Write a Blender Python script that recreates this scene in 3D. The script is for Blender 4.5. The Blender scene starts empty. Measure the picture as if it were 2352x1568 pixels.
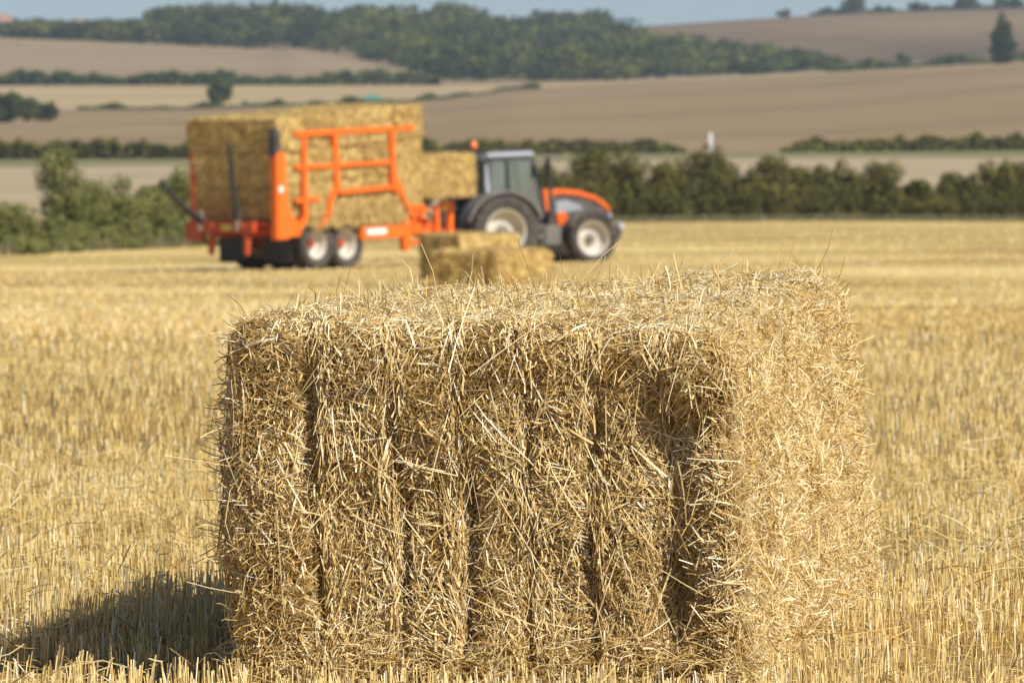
import bpy, math
import numpy as np
from mathutils import Vector, Matrix

# ------------------------------------------------------------------ camera, sky, sun, exposure
scn = bpy.context.scene
C = scn.collection
F = 8447.0            # focal length in picture units (1024 wide)
FD = 19400.0          # the same for the 2352-wide measuring grid used below
YH = 459.0            # eye level on that grid
XC = 1176.0
cam_d = bpy.data.cameras.new('camera')
cam = bpy.data.objects.new('camera', cam_d)
C.objects.link(cam)
cam.location = (0, 0, 0)
cam.rotation_euler = (math.radians(90), 0, 0)
cam_d.sensor_width = 36
cam_d.lens = F / 1024 * 36
cam_d.shift_y = -(341 - YH * 0.43537) / 1024.0
cam_d.clip_start = 0.5
cam_d.clip_end = 12000
cam_d.dof.use_dof = True
cam_d.dof.focus_distance = 20.3
cam_d.dof.aperture_fstop = 17
scn.camera = cam

SUN_EL, SUN_AZ = math.radians(41.5), math.radians(-42)      # azimuth from +x towards +y
tosun = Vector((math.cos(SUN_AZ) * math.cos(SUN_EL), math.sin(SUN_AZ) * math.cos(SUN_EL), math.sin(SUN_EL)))
w = bpy.data.worlds.new('World'); scn.world = w; w.use_nodes = True
nt = w.node_tree
sky = nt.nodes.new('ShaderNodeTexSky'); sky.sky_type = 'NISHITA'; sky.sun_disc = False
sky.sun_elevation = SUN_EL; sky.sun_rotation = math.atan2(tosun.x, tosun.y)
sky.air_density = 0.6; sky.dust_density = 0.8; sky.ozone_density = 2.2
nt.nodes['Background'].inputs['Strength'].default_value = 0.1
nt.links.new(sky.outputs[0], nt.nodes['Background'].inputs['Color'])
sl = bpy.data.lights.new('sun', 'SUN'); sl.energy = 5.0; sl.angle = math.radians(0.53); sl.color = (1, 0.95, 0.85)
so = bpy.data.objects.new('sun', sl); C.objects.link(so)
so.rotation_euler = tosun.to_track_quat('Z', 'Y').to_euler()
vs = scn.view_settings
vs.view_transform = 'Standard'; vs.look = 'None'; vs.exposure = 0.16; vs.gamma = 1.0

# ------------------------------------------------------------------ helpers
def hash3(i, j, k, seed):
    i = i.astype(np.uint32); j = j.astype(np.uint32); k = k.astype(np.uint32)
    h = i * np.uint32(374761393) + j * np.uint32(668265263) + k * np.uint32(2147483647 % 4294967291) * np.uint32(3) + np.uint32(seed * 1013904223 % 4294967296)
    h = (h ^ (h >> np.uint32(13))) * np.uint32(1274126177)
    h = (h ^ (h >> np.uint32(16))) * np.uint32(2246822519)
    h = h ^ (h >> np.uint32(15))
    return h.astype(np.float64) / 4294967295.0 * 2 - 1

def vnoise(p, s, seed=0):
    q = np.asarray(p, float) / s + 1000.0
    f0 = np.floor(q); t = q - f0; t = t * t * (3 - 2 * t); f0 = f0.astype(np.int64)
    r = 0
    for a in (0, 1):
        for b in (0, 1):
            for c in (0, 1):
                wgt = (t[:, 0] if a else 1 - t[:, 0]) * (t[:, 1] if b else 1 - t[:, 1]) * (t[:, 2] if c else 1 - t[:, 2])
                r = r + wgt * hash3(f0[:, 0] + a, f0[:, 1] + b, f0[:, 2] + c, seed)
    return r

def np_mesh(name, V, faces, mats=None, v=None, matidx=None, smooth=False):
    """faces: list of int arrays (n,3) or (n,4)"""
    me = bpy.data.meshes.new(name)
    V = np.asarray(V, np.float32)
    me.vertices.add(len(V)); me.vertices.foreach_set('co', V.ravel())
    tot = np.concatenate([np.full(len(f), f.shape[1], np.int32) for f in faces])
    idx = np.concatenate([f.ravel() for f in faces]).astype(np.int32)
    me.loops.add(len(idx)); me.loops.foreach_set('vertex_index', idx)
    me.polygons.add(len(tot))
    st = np.concatenate([[0], np.cumsum(tot)[:-1]]).astype(np.int32)
    me.polygons.foreach_set('loop_start', st); me.polygons.foreach_set('loop_total', tot)
    if matidx is not None: me.polygons.foreach_set('material_index', np.asarray(matidx, np.int32))
    me.polygons.foreach_set('use_smooth', np.full(len(tot), smooth))
    for m in (mats or []): me.materials.append(m)
    if v is not None:
        at = me.attributes.new('v', 'FLOAT', 'POINT'); at.data.foreach_set('value', np.asarray(v, np.float32))
    me.update(calc_edges=True)
    return me

def link(name, me, parent=None):
    o = bpy.data.objects.new(name, me); C.objects.link(o)
    if parent is not None: o.parent = parent
    return o

def tag(o, label=None, cat=None, group=None, kind=None):
    if label: o['label'] = label
    if cat: o['category'] = cat
    if group: o['group'] = group
    if kind: o['kind'] = kind
    return o

def empty(name, loc=(0, 0, 0), rot=(0, 0, 0)):
    o = bpy.data.objects.new(name, None); C.objects.link(o)
    o.location = loc; o.rotation_euler = rot; o.empty_display_size = 0.2
    return o

class MB:
    """collects shapes, build() makes ONE mesh object"""
    def __init__(s): s.V = []; s.F = []
    def add(s, vs, fs):
        n = len(s.V); s.V += [tuple(v) for v in vs]; s.F += [tuple(i + n for i in f) for f in fs]; return s
    def box(s, c, d, M=None):
        x, y, z = d[0] / 2, d[1] / 2, d[2] / 2
        vs = [Vector((sx * x, sy * y, sz * z)) for sx in (-1, 1) for sy in (-1, 1) for sz in (-1, 1)]
        vs = [((M @ v) if M else v) + Vector(c) for v in vs]
        return s.add(vs, [(0, 1, 3, 2), (4, 6, 7, 5), (0, 4, 5, 1), (2, 3, 7, 6), (0, 2, 6, 4), (1, 5, 7, 3)])
    def bar(s, a, b, wd, ht=None):
        """square bar from a to b"""
        a, b = Vector(a), Vector(b); d = b - a; L = d.length; d.normalize()
        up = Vector((0, 0, 1)) if abs(d.z) < 0.9 else Vector((0, 1, 0))
        sd = d.cross(up).normalized(); up = sd.cross(d).normalized()
        M = Matrix((d, sd, up)).transposed()
        return s.box((a + b) / 2, (L, wd, ht or wd), M)
    def tube(s, pts, r, n=10):
        pts = [Vector(p) for p in pts]; rs = r if isinstance(r, (list, tuple)) else [r] * len(pts)
        vs = []; fs = []
        for i, p in enumerate(pts):
            d = (pts[min(i + 1, len(pts) - 1)] - pts[max(i - 1, 0)]).normalized()
            up = Vector((0, 0, 1)) if abs(d.z) < 0.9 else Vector((1, 0, 0))
            sd = d.cross(up).normalized(); u2 = sd.cross(d)
            vs += [p + rs[i] * (math.cos(2 * math.pi * k / n) * sd + math.sin(2 * math.pi * k / n) * u2) for k in range(n)]
        for i in range(len(pts) - 1):
            for k in range(n):
                fs.append((i * n + k, i * n + (k + 1) % n, (i + 1) * n + (k + 1) % n, (i + 1) * n + k))
        fs.append(tuple(range(n))[::-1]); m = (len(pts) - 1) * n; fs.append(tuple(range(m, m + n)))
        return s.add(vs, fs)
    def lathe_y(s, c, prof, n=32):
        """profile [(y, r)] turned about the y axis through c"""
        c = Vector(c); vs = []; fs = []; m = len(prof)
        for k in range(n):
            a = 2 * math.pi * k / n
            vs += [c + Vector((r * math.cos(a), y, r * math.sin(a))) for y, r in prof]
        for k in range(n):
            k2 = (k + 1) % n
            for j in range(m - 1):
                fs.append((k * m + j, k * m + j + 1, k2 * m + j + 1, k2 * m + j))
        return s.add(vs, fs)
    def prism_y(s, poly, y0, y1):
        """polygon in x,z extruded along y"""
        n = len(poly)
        vs = [(x, y0, z) for x, z in poly] + [(x, y1, z) for x, z in poly]
        fs = [tuple(range(n)), tuple(range(2 * n - 1, n - 1, -1))] + [(i, i + n, (i + 1) % n + n, (i + 1) % n) for i in range(n)]
        return s.add(vs, fs)
    def build(s, name, mat, parent=None, bevel=0.0, smooth=False):
        me = bpy.data.meshes.new(name); me.from_pydata(s.V, [], s.F)
        me.materials.append(mat)
        import bmesh
        bm = bmesh.new(); bm.from_mesh(me); bmesh.ops.recalc_face_normals(bm, faces=bm.faces)
        if bevel:
            bmesh.ops.bevel(bm, geom=[e for e in bm.edges if len(e.link_faces) == 2 and e.calc_face_angle(0) > 0.6], offset=bevel, segments=2, affect='EDGES', clamp_overlap=True)
        bm.to_mesh(me); bm.free()
        if smooth:
            me.polygons.foreach_set('use_smooth', [True] * len(me.polygons))
            try: me.set_sharp_from_angle(angle=math.radians(40))
            except Exception: pass
        return link(name, me, parent)

# ------------------------------------------------------------------ materials
def mat_new(name):
    m = bpy.data.materials.new(name); m.use_nodes = True
    return m, m.node_tree, m.node_tree.nodes['Principled BSDF']

def ramp(nt, cols):
    r = nt.nodes.new('ShaderNodeValToRGB'); e = r.color_ramp.elements
    while len(e) < len(cols): e.new(0.5)
    for i, (p, c) in enumerate(cols):
        e[i].position = p; e[i].color = (*c, 1)
    return r

def mat_straw(name, cols, trans=0.22, rough=0.5, spec=0.3, noise_scale=None):
    m, nt, b = mat_new(name)
    at = nt.nodes.new('ShaderNodeAttribute'); at.attribute_name = 'v'
    r = ramp(nt, cols); nt.links.new(at.outputs['Fac'], r.inputs[0])
    col = r.outputs[0]
    if noise_scale:
        tc = nt.nodes.new('ShaderNodeTexCoord')
        n = nt.nodes.new('ShaderNodeTexNoise'); n.inputs['Scale'].default_value = noise_scale; n.inputs['Detail'].default_value = 4
        nt.links.new(tc.outputs['Object'], n.inputs['Vector'])
        mp = nt.nodes.new('ShaderNodeMapRange'); mp.inputs[1].default_value = 0.3; mp.inputs[2].default_value = 0.7
        mp.inputs[3].default_value = 0.62; mp.inputs[4].default_value = 1.2
        nt.links.new(n.outputs[0], mp.inputs[0])
        mx = nt.nodes.new('ShaderNodeMix'); mx.data_type = 'RGBA'; mx.blend_type = 'MULTIPLY'; mx.inputs[0].default_value = 1
        nt.links.new(col, mx.inputs[6]); nt.links.new(mp.outputs[0], mx.inputs[7]); col = mx.outputs[2]
    nt.links.new(col, b.inputs['Base Color'])
    b.inputs['Roughness'].default_value = rough; b.inputs['Specular IOR Level'].default_value = spec
    if trans:
        t = nt.nodes.new('ShaderNodeBsdfTranslucent'); nt.links.new(col, t.inputs[0])
        ms = nt.nodes.new('ShaderNodeMixShader'); ms.inputs[0].default_value = trans
        nt.links.new(b.outputs[0], ms.inputs[1]); nt.links.new(t.outputs[0], ms.inputs[2])
        nt.links.new(ms.outputs[0], nt.nodes['Material Output'].inputs[0])
    return m

def mat_ground(name, c1, c2, scale, stretch=(1, 1, 1), c3=None, scale2=None, detail=6, bump=0.0, rot=0.0, stripes=None):
    m, nt, b = mat_new(name)
    tc = nt.nodes.new('ShaderNodeTexCoord'); mp = nt.nodes.new('ShaderNodeMapping')
    mp.inputs['Scale'].default_value = stretch; mp.inputs['Rotation'].default_value = (0, 0, rot)
    nt.links.new(tc.outputs['Object'], mp.inputs[0])
    n = nt.nodes.new('ShaderNodeTexNoise'); n.inputs['Scale'].default_value = scale; n.inputs['Detail'].default_value = detail
    n.inputs['Roughness'].default_value = 0.6
    nt.links.new(mp.outputs[0], n.inputs['Vector'])
    r = ramp(nt, [(0.36, c1), (0.64, c2)]); nt.links.new(n.outputs[0], r.inputs[0]); col = r.outputs[0]
    if c3:
        n2 = nt.nodes.new('ShaderNodeTexNoise'); n2.inputs['Scale'].default_value = scale2; n2.inputs['Detail'].default_value = 3
        nt.links.new(mp.outputs[0], n2.inputs['Vector'])
        r2 = ramp(nt, [(0.48, (0, 0, 0)), (0.62, (1, 1, 1))]); nt.links.new(n2.outputs[0], r2.inputs[0])
        mx = nt.nodes.new('ShaderNodeMix'); mx.data_type = 'RGBA'
        nt.links.new(r2.outputs[0], mx.inputs[0]); nt.links.new(col, mx.inputs[6]); mx.inputs[7].default_value = (*c3, 1)
        col = mx.outputs[2]
    if stripes:
        wv = nt.nodes.new('ShaderNodeTexWave'); wv.inputs['Scale'].default_value = stripes[0]; wv.inputs['Distortion'].default_value = 2.5
        wv.inputs['Detail'].default_value = 2; wv.inputs['Detail Scale'].default_value = 0.4
        mp2 = nt.nodes.new('ShaderNodeMapping'); mp2.inputs['Rotation'].default_value = (0, 0, stripes[1])
        nt.links.new(tc.outputs['Object'], mp2.inputs[0]); nt.links.new(mp2.outputs[0], wv.inputs['Vector'])
        r3 = ramp(nt, [(0.0, (stripes[2],) * 3), (0.35, (1, 1, 1))]); nt.links.new(wv.outputs['Fac'], r3.inputs[0])
        mx = nt.nodes.new('ShaderNodeMix'); mx.data_type = 'RGBA'; mx.blend_type = 'MULTIPLY'; mx.inputs[0].default_value = 1
        nt.links.new(col, mx.inputs[6]); nt.links.new(r3.outputs[0], mx.inputs[7]); col = mx.outputs[2]
    nt.links.new(col, b.inputs['Base Color']); b.inputs['Roughness'].default_value = 0.95; b.inputs['Specular IOR Level'].default_value = 0.1
    if bump:
        bp = nt.nodes.new('ShaderNodeBump'); bp.inputs['Strength'].default_value = 0.8; bp.inputs['Distance'].default_value = bump
        nt.links.new(n.outputs[0], bp.inputs['Height']); nt.links.new(bp.outputs[0], b.inputs['Normal'])
    return m

def mat_paint(name, col, rough=0.4, dirt=(0.25, 0.19, 0.12), amt=0.25, scale=3.0, metal=0.0):
    m, nt, b = mat_new(name)
    tc = nt.nodes.new('ShaderNodeTexCoord'); n = nt.nodes.new('ShaderNodeTexNoise')
    n.inputs['Scale'].default_value = scale; n.inputs['Detail'].default_value = 8; n.inputs['Roughness'].default_value = 0.65
    nt.links.new(tc.outputs['Object'], n.inputs['Vector'])
    r = ramp(nt, [(0.42, (0, 0, 0)), (0.72, (amt * 2,) * 3)]); nt.links.new(n.outputs[0], r.inputs[0])
    mx = nt.nodes.new('ShaderNodeMix'); mx.data_type = 'RGBA'; mx.inputs[6].default_value = (*col, 1); mx.inputs[7].default_value = (*dirt, 1)
    nt.links.new(r.outputs[0], mx.inputs[0]); nt.links.new(mx.outputs[2], b.inputs['Base Color'])
    b.inputs['Roughness'].default_value = rough; b.inputs['Metallic'].default_value = metal
    return m

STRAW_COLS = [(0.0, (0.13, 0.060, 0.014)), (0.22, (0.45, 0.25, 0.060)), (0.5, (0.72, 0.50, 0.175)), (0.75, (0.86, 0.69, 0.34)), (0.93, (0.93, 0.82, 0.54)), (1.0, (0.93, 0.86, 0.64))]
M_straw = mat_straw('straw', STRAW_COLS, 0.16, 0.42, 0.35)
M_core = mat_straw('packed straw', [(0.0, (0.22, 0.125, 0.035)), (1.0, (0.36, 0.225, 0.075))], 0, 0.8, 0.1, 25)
M_stub = mat_straw('stubble', [(0.0, (0.21, 0.12, 0.032)), (0.25, (0.50, 0.32, 0.09)), (0.6, (0.78, 0.57, 0.21)), (0.9, (0.90, 0.75, 0.39)), (1.0, (0.9, 0.82, 0.6))], 0.14, 0.5, 0.3)
M_weed = mat_straw('weeds', [(0, (0.07, 0.10, 0.03)), (1, (0.16, 0.2, 0.06))], 0.3)
M_farstraw = mat_straw('distant straw', [(0.0, (0.25, 0.155, 0.055)), (0.5, (0.54, 0.375, 0.135)), (1.0, (0.72, 0.54, 0.235))], 0.05, 0.8, 0.1, 7)
M_twine = mat_paint('twine', (0.5, 0.30, 0.10), 0.7)
def fol(name, a, b, c, tr=0.14): return mat_straw(name, [(0, a), (0.6, b), (1, c)], tr, 0.65, 0.12)
M_leaf_r = fol('hawthorn leaves', (0.034, 0.034, 0.008), (0.13, 0.122, 0.024), (0.27, 0.225, 0.055))
M_leaf_l = fol('bramble leaves', (0.08, 0.09, 0.026), (0.215, 0.225, 0.065), (0.37, 0.31, 0.14))
M_leaf_f = fol('woodland leaves', (0.02, 0.034, 0.010), (0.075, 0.098, 0.022), (0.17, 0.175, 0.04))
M_leaf_c = fol('conifer needles', (0.02, 0.035, 0.015), (0.04, 0.06, 0.022), (0.07, 0.09, 0.03), 0.1)
M_bark = mat_paint('bark', (0.10, 0.075, 0.05), 0.9, (0.05, 0.04, 0.03), 0.4, 6)

G_STUB = mat_ground('stubble ground', (0.30, 0.20, 0.085), (0.56, 0.42, 0.19), 9, detail=8, bump=0.02)
# near soil with chaff blends into far straw carpet by world-space patches
def mat_field():
    m, nt, b = mat_new('straw stubble carpet')
    tc = nt.nodes.new('ShaderNodeTexCoord')
    def noise(sc, st=(1, 1, 1), det=4):
        mp = nt.nodes.new('ShaderNodeMapping'); mp.inputs['Scale'].default_value = st; nt.links.new(tc.outputs['Object'], mp.inputs[0])
        n = nt.nodes.new('ShaderNodeTexNoise'); n.inputs['Scale'].default_value = sc; n.inputs['Detail'].default_value = det
        nt.links.new(mp.outputs[0], n.inputs['Vector']); return n.outputs[0]
    fine = ramp(nt, [(0.34, (0.15, 0.09, 0.035)), (0.66, (0.45, 0.32, 0.14))]); nt.links.new(noise(7, (1, 1, 1), 8), fine.inputs[0])
    carpet = ramp(nt, [(0.32, (0.45, 0.31, 0.11)), (0.5, (0.60, 0.44, 0.165)), (0.66, (0.71, 0.55, 0.235))]); nt.links.new(noise(0.055, (1.6, 1, 1), 6), carpet.inputs[0])
    sx = nt.nodes.new('ShaderNodeSeparateXYZ'); nt.links.new(tc.outputs['Object'], sx.inputs[0])
    mr = nt.nodes.new('ShaderNodeMapRange'); mr.inputs[1].default_value = 45; mr.inputs[2].default_value = 100
    mr.inputs[3].default_value = 0.05; mr.inputs[4].default_value = 0.8; nt.links.new(sx.outputs[1], mr.inputs[0])
    mx = nt.nodes.new('ShaderNodeMix'); mx.data_type = 'RGBA'; nt.links.new(mr.outputs[0], mx.inputs[0])
    nt.links.new(fine.outputs[0], mx.inputs[6]); nt.links.new(carpet.outputs[0], mx.inputs[7])
    # long windrow bands across the field
    band = ramp(nt, [(0.42, (0.76, 0.73, 0.68)), (0.56, (1.06, 1.06, 1.06))]); nt.links.new(noise(0.03, (0.35, 1.5, 1), 3), band.inputs[0])
    m2 = nt.nodes.new('ShaderNodeMix'); m2.data_type = 'RGBA'; m2.blend_type = 'MULTIPLY'; m2.inputs[0].default_value = 1
    nt.links.new(mx.outputs[2], m2.inputs[6]); nt.links.new(band.outputs[0], m2.inputs[7])
    # greenish regrowth in a few places
    gr = ramp(nt, [(0.60, (0, 0, 0)), (0.72, (0.35,) * 3)]); nt.links.new(noise(0.045, (0.4, 1.4, 1), 4), gr.inputs[0])
    m3 = nt.nodes.new('ShaderNodeMix'); m3.data_type = 'RGBA'; nt.links.new(gr.outputs[0], m3.inputs[0])
    nt.links.new(m2.outputs[2], m3.inputs[6]); m3.inputs[7].default_value = (0.22, 0.24, 0.10, 1)
    at = nt.nodes.new('ShaderNodeAttribute'); at.attribute_name = 'v'
    ma = nt.nodes.new('ShaderNodeMapRange'); ma.inputs[1].default_value = -1; ma.inputs[2].default_value = 1; ma.inputs[3].default_value = .66; ma.inputs[4].default_value = 1.3
    nt.links.new(at.outputs['Fac'], ma.inputs[0])
    m4 = nt.nodes.new('ShaderNodeMix'); m4.data_type = 'RGBA'; m4.blend_type = 'MULTIPLY'; m4.inputs[0].default_value = 1
    nt.links.new(m3.outputs[2], m4.inputs[6]); nt.links.new(ma.outputs[0], m4.inputs[7]); m3 = m4
    nt.links.new(m3.outputs[2], b.inputs['Base Color']); b.inputs['Roughness'].default_value = 0.95; b.inputs['Specular IOR Level'].default_value = 0.1
    bp = nt.nodes.new('ShaderNodeBump'); bp.inputs['Strength'].default_value = 0.6; bp.inputs['Distance'].default_value = 0.04
    nt.links.new(noise(7, (1, 1, 1), 8), bp.inputs['Height']); nt.links.new(bp.outputs[0], b.inputs['Normal'])
    return m
M_field = mat_field()
M_pale = mat_ground('pale bare field', (0.36, 0.28, 0.17), (0.44, 0.345, 0.215), 0.05, (1, 1, 1))
M_grass = mat_ground('grass margin', (0.15, 0.145, 0.06), (0.25, 0.225, 0.11), 0.08)
M_tan = mat_ground('tan harvested field', (0.25, 0.172, 0.088), (0.295, 0.208, 0.110), 0.02, (1, 0.4, 1), c3=(0.27, 0.19, 0.10), scale2=0.006, stripes=(0.0045, 0.35, 0.88))
M_light = mat_ground('light harvested field', (0.38, 0.28, 0.15), (0.45, 0.335, 0.18), 0.01)
M_upper = mat_ground('upper field', (0.27, 0.195, 0.115), (0.31, 0.225, 0.135), 0.008)
M_hill = mat_ground('far hill field', (0.10, 0.068, 0.042), (0.20, 0.140, 0.080), 0.006, (1, 0.35, 1), c3=(0.24, 0.172, 0.09), scale2=0.0035, rot=0.3)
M_woodfloor = mat_ground('woodland floor', (0.05, 0.055, 0.025), (0.09, 0.085, 0.04), 0.05)

# ------------------------------------------------------------------ terrain
NEAR_D = np.array([12, 16, 18, 20, 22.4, 26, 30, 36, 42, 50, 70, 100, 150, 190.])
NEAR_Z = np.array([-1.46, -1.33, -1.26, -1.18, -1.085, -1.085, -1.09, -1.085, -1.07, -1.055, -1.16, -1.40, -1.76, -1.86])
def L(name, xs, ds, Ys):
    return dict(name=name, xs=np.array(xs, float), ds=np.array(ds, float), Ys=np.array(Ys, float))
LINES = [
 L('T', [0, 500, 900, 1400, 2352], [234] * 5, [623, 618, 612, 603, 592]),
 L('B', [0, 430, 980, 1400, 1900, 2352], [262, 290, 350, 430, 440, 450], [586, 566, 540, 510, 506, 508]),
 L('B2', [0, 980, 1400, 2352], [330, 430, 520, 540], [545, 500, 470, 462]),
 L('C0', [0, 980, 1400, 2352], [600, 620, 650, 660], [430, 425, 420, 412]),
 L('G0', [0, 980, 1400, 1900, 2352], [760, 780, 800, 810, 820], [384, 376, 368, 362, 362]),
 L('C', [0, 430, 980, 1400, 1900, 2352], [860, 860, 880, 900, 920, 930], [366, 364, 357, 352, 349, 345]),
 L('D', [0, 430, 980, 1180, 1400, 1900, 2352], [1500, 1500, 1600, 1700, 1800, 1850, 1900], [252, 250, 232, 206, 192, 170, 143]),
 L('D1', [0, 980, 1180, 1400, 1900, 2352], [1700, 1800, 1900, 1950, 2000, 2050], [226, 214, 202, 191, 170, 145]),
 L('E', [0, 500, 980, 1180, 1400, 1900, 2352], [2000, 2000, 2050, 2100, 2150, 2200, 2250], [197, 196, 196, 197, 189, 167, 143]),
 L('E2', [0, 500, 980, 1400, 1900, 2352], [2060, 2060, 2110, 2200, 2260, 2300], [192, 192, 191, 186, 164, 138]),
 L('W', [0, 300, 600, 680, 800, 990, 1200, 1400, 1900, 2352], [2560, 2560, 2560, 2540, 2500, 2300, 2280, 2300, 2400, 2450], [86, 100, 114, 110, 128, 170, 185, 180, 156, 128]),
 L('G', [0, 200, 340, 380, 700, 1000, 1200, 1330, 1400, 1600, 1900, 2100, 2352], [3000] * 3 + [3200] * 5 + [3400] * 5, [84, 84, 84, 76, 66, 62, 90, 84, 68, 55, 37, 30, 22]),
 L('H', [0, 2352], [5200, 5200], [180, 140]),
]
def col_knots(X):
    X = np.atleast_1d(np.asarray(X, float)); n = len(X)
    D = [np.full(n, d) for d in NEAR_D]; Z = [np.full(n, z) for z in NEAR_Z]
    for l in LINES:
        d = np.interp(X, l['xs'], l['ds']); Y = np.interp(X, l['xs'], l['Ys'])
        D.append(d); Z.append(-(Y - YH) * d / FD)
    return np.stack(D, 1), np.stack(Z, 1)
def hermite_slopes(D, Z):
    h = np.diff(D, axis=1); s = np.diff(Z, axis=1) / h
    m = np.empty_like(Z); m[:, 0] = s[:, 0]; m[:, -1] = s[:, -1]
    w1 = 2 * h[:, 1:] + h[:, :-1]; w2 = h[:, 1:] + 2 * h[:, :-1]
    same = s[:, 1:] * s[:, :-1] > 0
    with np.errstate(divide='ignore', invalid='ignore'):
        hm = (w1 + w2) / (w1 / s[:, :-1] + w2 / s[:, 1:])
    m[:, 1:-1] = np.where(same, hm, 0)
    return m
def gz(x, y):
    """ground height at world x, y (vectorised)"""
    x = np.atleast_1d(np.asarray(x, float)); y = np.atleast_1d(np.asarray(y, float))
    yy = np.maximum(y, 12.0)
    D, Z = col_knots(XC + FD * x / yy); m = hermite_slopes(D, Z)
    y2 = np.clip(yy, D[:, 0], D[:, -1] - 1e-3)
    k = np.clip((D <= y2[:, None]).sum(1) - 1, 0, D.shape[1] - 2); r = np.arange(len(x))
    h = D[r, k + 1] - D[r, k]; t = (y2 - D[r, k]) / h
    z = (2 * t**3 - 3 * t**2 + 1) * Z[r, k] + (t**3 - 2 * t**2 + t) * h * m[r, k] + (-2 * t**3 + 3 * t**2) * Z[r, k + 1] + (t**3 - t**2) * h * m[r, k + 1]
    bump = 0.012 * vnoise(np.stack([x, y, 0 * x], 1), 1.7, 5) * np.clip((80 - y) / 60, 0, 1)
    return z + bump
def tone(x, y):
    """thicker and thinner straw cover across the field, -1..1"""
    y = np.maximum(y, 5.); u = x / y; lf = 1 / (1 + np.exp((u + .01) / .012)); rt = 1 / (1 + np.exp(-(u - .035) / .008))
    t = -0.9 * np.exp(-((y - 44) / 13) ** 2) * (.35 + .65 * lf) + .6 * np.exp(-(np.log(y / 120) / .35) ** 2) * lf
    t += -0.8 * np.exp(-(np.log(y / 85) / .40) ** 2) * rt - .45 * np.exp(-(np.log(y / 400) / .10) ** 2) + .35 * np.exp(-(np.log(y / 260) / .14) ** 2)
    k = np.clip((y - 40) / 60, 0, 1)
    return t + 0.28 * (1 - k) * vnoise(np.stack([x, y * .45, 0 * x], 1), 1.6, 91) + .35 * k * vnoise(np.stack([x, y * .3, 0 * x], 1), 7.0, 92)
def gz1(x, y): return float(gz(x, y)[0])
def at(X, d, Y=None):
    """world point for measuring-grid X at depth d; on the ground unless Y is given"""
    x = (X - XC) * d / FD
    return (x, d, gz1(x, d) if Y is None else -(Y - YH) * d / FD)

def terrain(name, i0, i1, mats_by_strip, nsub, cols):
    """strips between knots i0..i1"""
    D, Z = col_knots(cols)
    u = (cols - XC) / FD
    rows = []; strip = []
    for k in range(i0, i1):
        n = nsub(k)
        for j in range(n):
            rows.append(D[:, k] + (D[:, k + 1] - D[:, k]) * j / n); strip.append(k)
    rows.append(D[:, i1])
    R = np.stack(rows, 0); X = R * u[None, :]
    Zg = gz(X.ravel(), R.ravel() + 1e-4).reshape(R.shape)
    V = np.stack([X, R, Zg], -1).reshape(-1, 3)
    nr, nc = R.shape
    ii = np.arange(nr * nc).reshape(nr, nc)
    Fq = np.stack([ii[:-1, :-1], ii[:-1, 1:], ii[1:, 1:], ii[1:, :-1]], -1).reshape(-1, 4)
    names = []; mi = []
    for s in strip:
        m = mats_by_strip(s)
        if m not in names: names.append(m)
        mi += [names.index(m)] * (nc - 1)
    me = np_mesh(name, V, [Fq], names, v=tone(V[:, 0], V[:, 1]) if name == 'stubble_field' else None, matidx=mi, smooth=True)
    return tag(link(name, me), kind='structure')
NK = len(NEAR_D); IDX = {l['name']: NK + i for i, l in enumerate(LINES)}
cols_near = np.concatenate([np.linspace(-14000, -1000, 30), np.linspace(-900, 3300, 90), np.linspace(3400, 16400, 30)])
cols_far = np.concatenate([np.linspace(-9000, -700, 30), np.linspace(-600, 3000, 200), np.linspace(3100, 11400, 30)])
terrain('stubble_field', 0, IDX['B2'], lambda k: M_field if k < IDX['B'] else M_grass, lambda k: 10, cols_near)
def far_mat(k):
    if k < IDX['G0']: return M_pale
    if k < IDX['C']: return M_grass
    if k < IDX['D']: return M_tan
    if k < IDX['E']: return M_light
    if k < IDX['W']: return M_upper
    return M_hill
far = terrain('far_fields', IDX['B2'], IDX['H'], far_mat, lambda k: 10, cols_far)
# the ground around and behind the camera
z12 = float(NEAR_Z[0])
s12 = 14000 / FD * 12
me = np_mesh('foreground_ground', [(-40, -60, z12), (40, -60, z12), (40, 12, z12), (-40, 12, z12)], [np.array([[0, 1, 2, 3]])], [M_field])
tag(link('foreground_ground', me), kind='structure')

# ------------------------------------------------------------------ straw geometry
def straws(P, T, N, L_, W_, bend, v, sides=3, segs=2, taper=0.85):
    """tubes centred on P along unit T, bent towards N by bend*L; returns verts, quads, v"""
    n = len(P); B = np.cross(T, N); B /= np.linalg.norm(B, axis=1)[:, None] + 1e-9; N2 = np.cross(B, T)
    rings = []
    for s in range(segs + 1):
        t = s / segs - 0.5
        c = P + T * (L_ * t)[:, None] + N2 * (bend * L_ * (0.25 - t * t) * 4)[:, None]
        wd = W_ * (1 - (1 - taper) * (s / segs))
        for k in range(sides):
            a = 2 * math.pi * k / sides
            rings.append(c + (B * math.cos(a) + N2 * math.sin(a)) * (wd / 2)[:, None])
    V = np.stack(rings, 1)                       # n, (segs+1)*sides, 3
    m = (segs + 1) * sides
    q = []
    for s in range(segs):
        for k in range(sides):
            q.append([s * sides + k, s * sides + (k + 1) % sides, (s + 1) * sides + (k + 1) % sides, (s + 1) * sides + k])
    q = np.array(q)
    Q = (q[None] + (np.arange(n) * m)[:, None, None]).reshape(-1, 4)
    return V.reshape(-1, 3), Q, np.repeat(v, m)
def merge(parts):
    V = []; Q = []; A = []; n = 0
    for v, q, a in parts:
        V.append(v); Q.append(q + n); A.append(a); n += len(v)
    return np.concatenate(V), np.concatenate(Q), np.concatenate(A)
def unit(a): return a / (np.linalg.norm(a, axis=-1, keepdims=True) + 1e-12)

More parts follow.
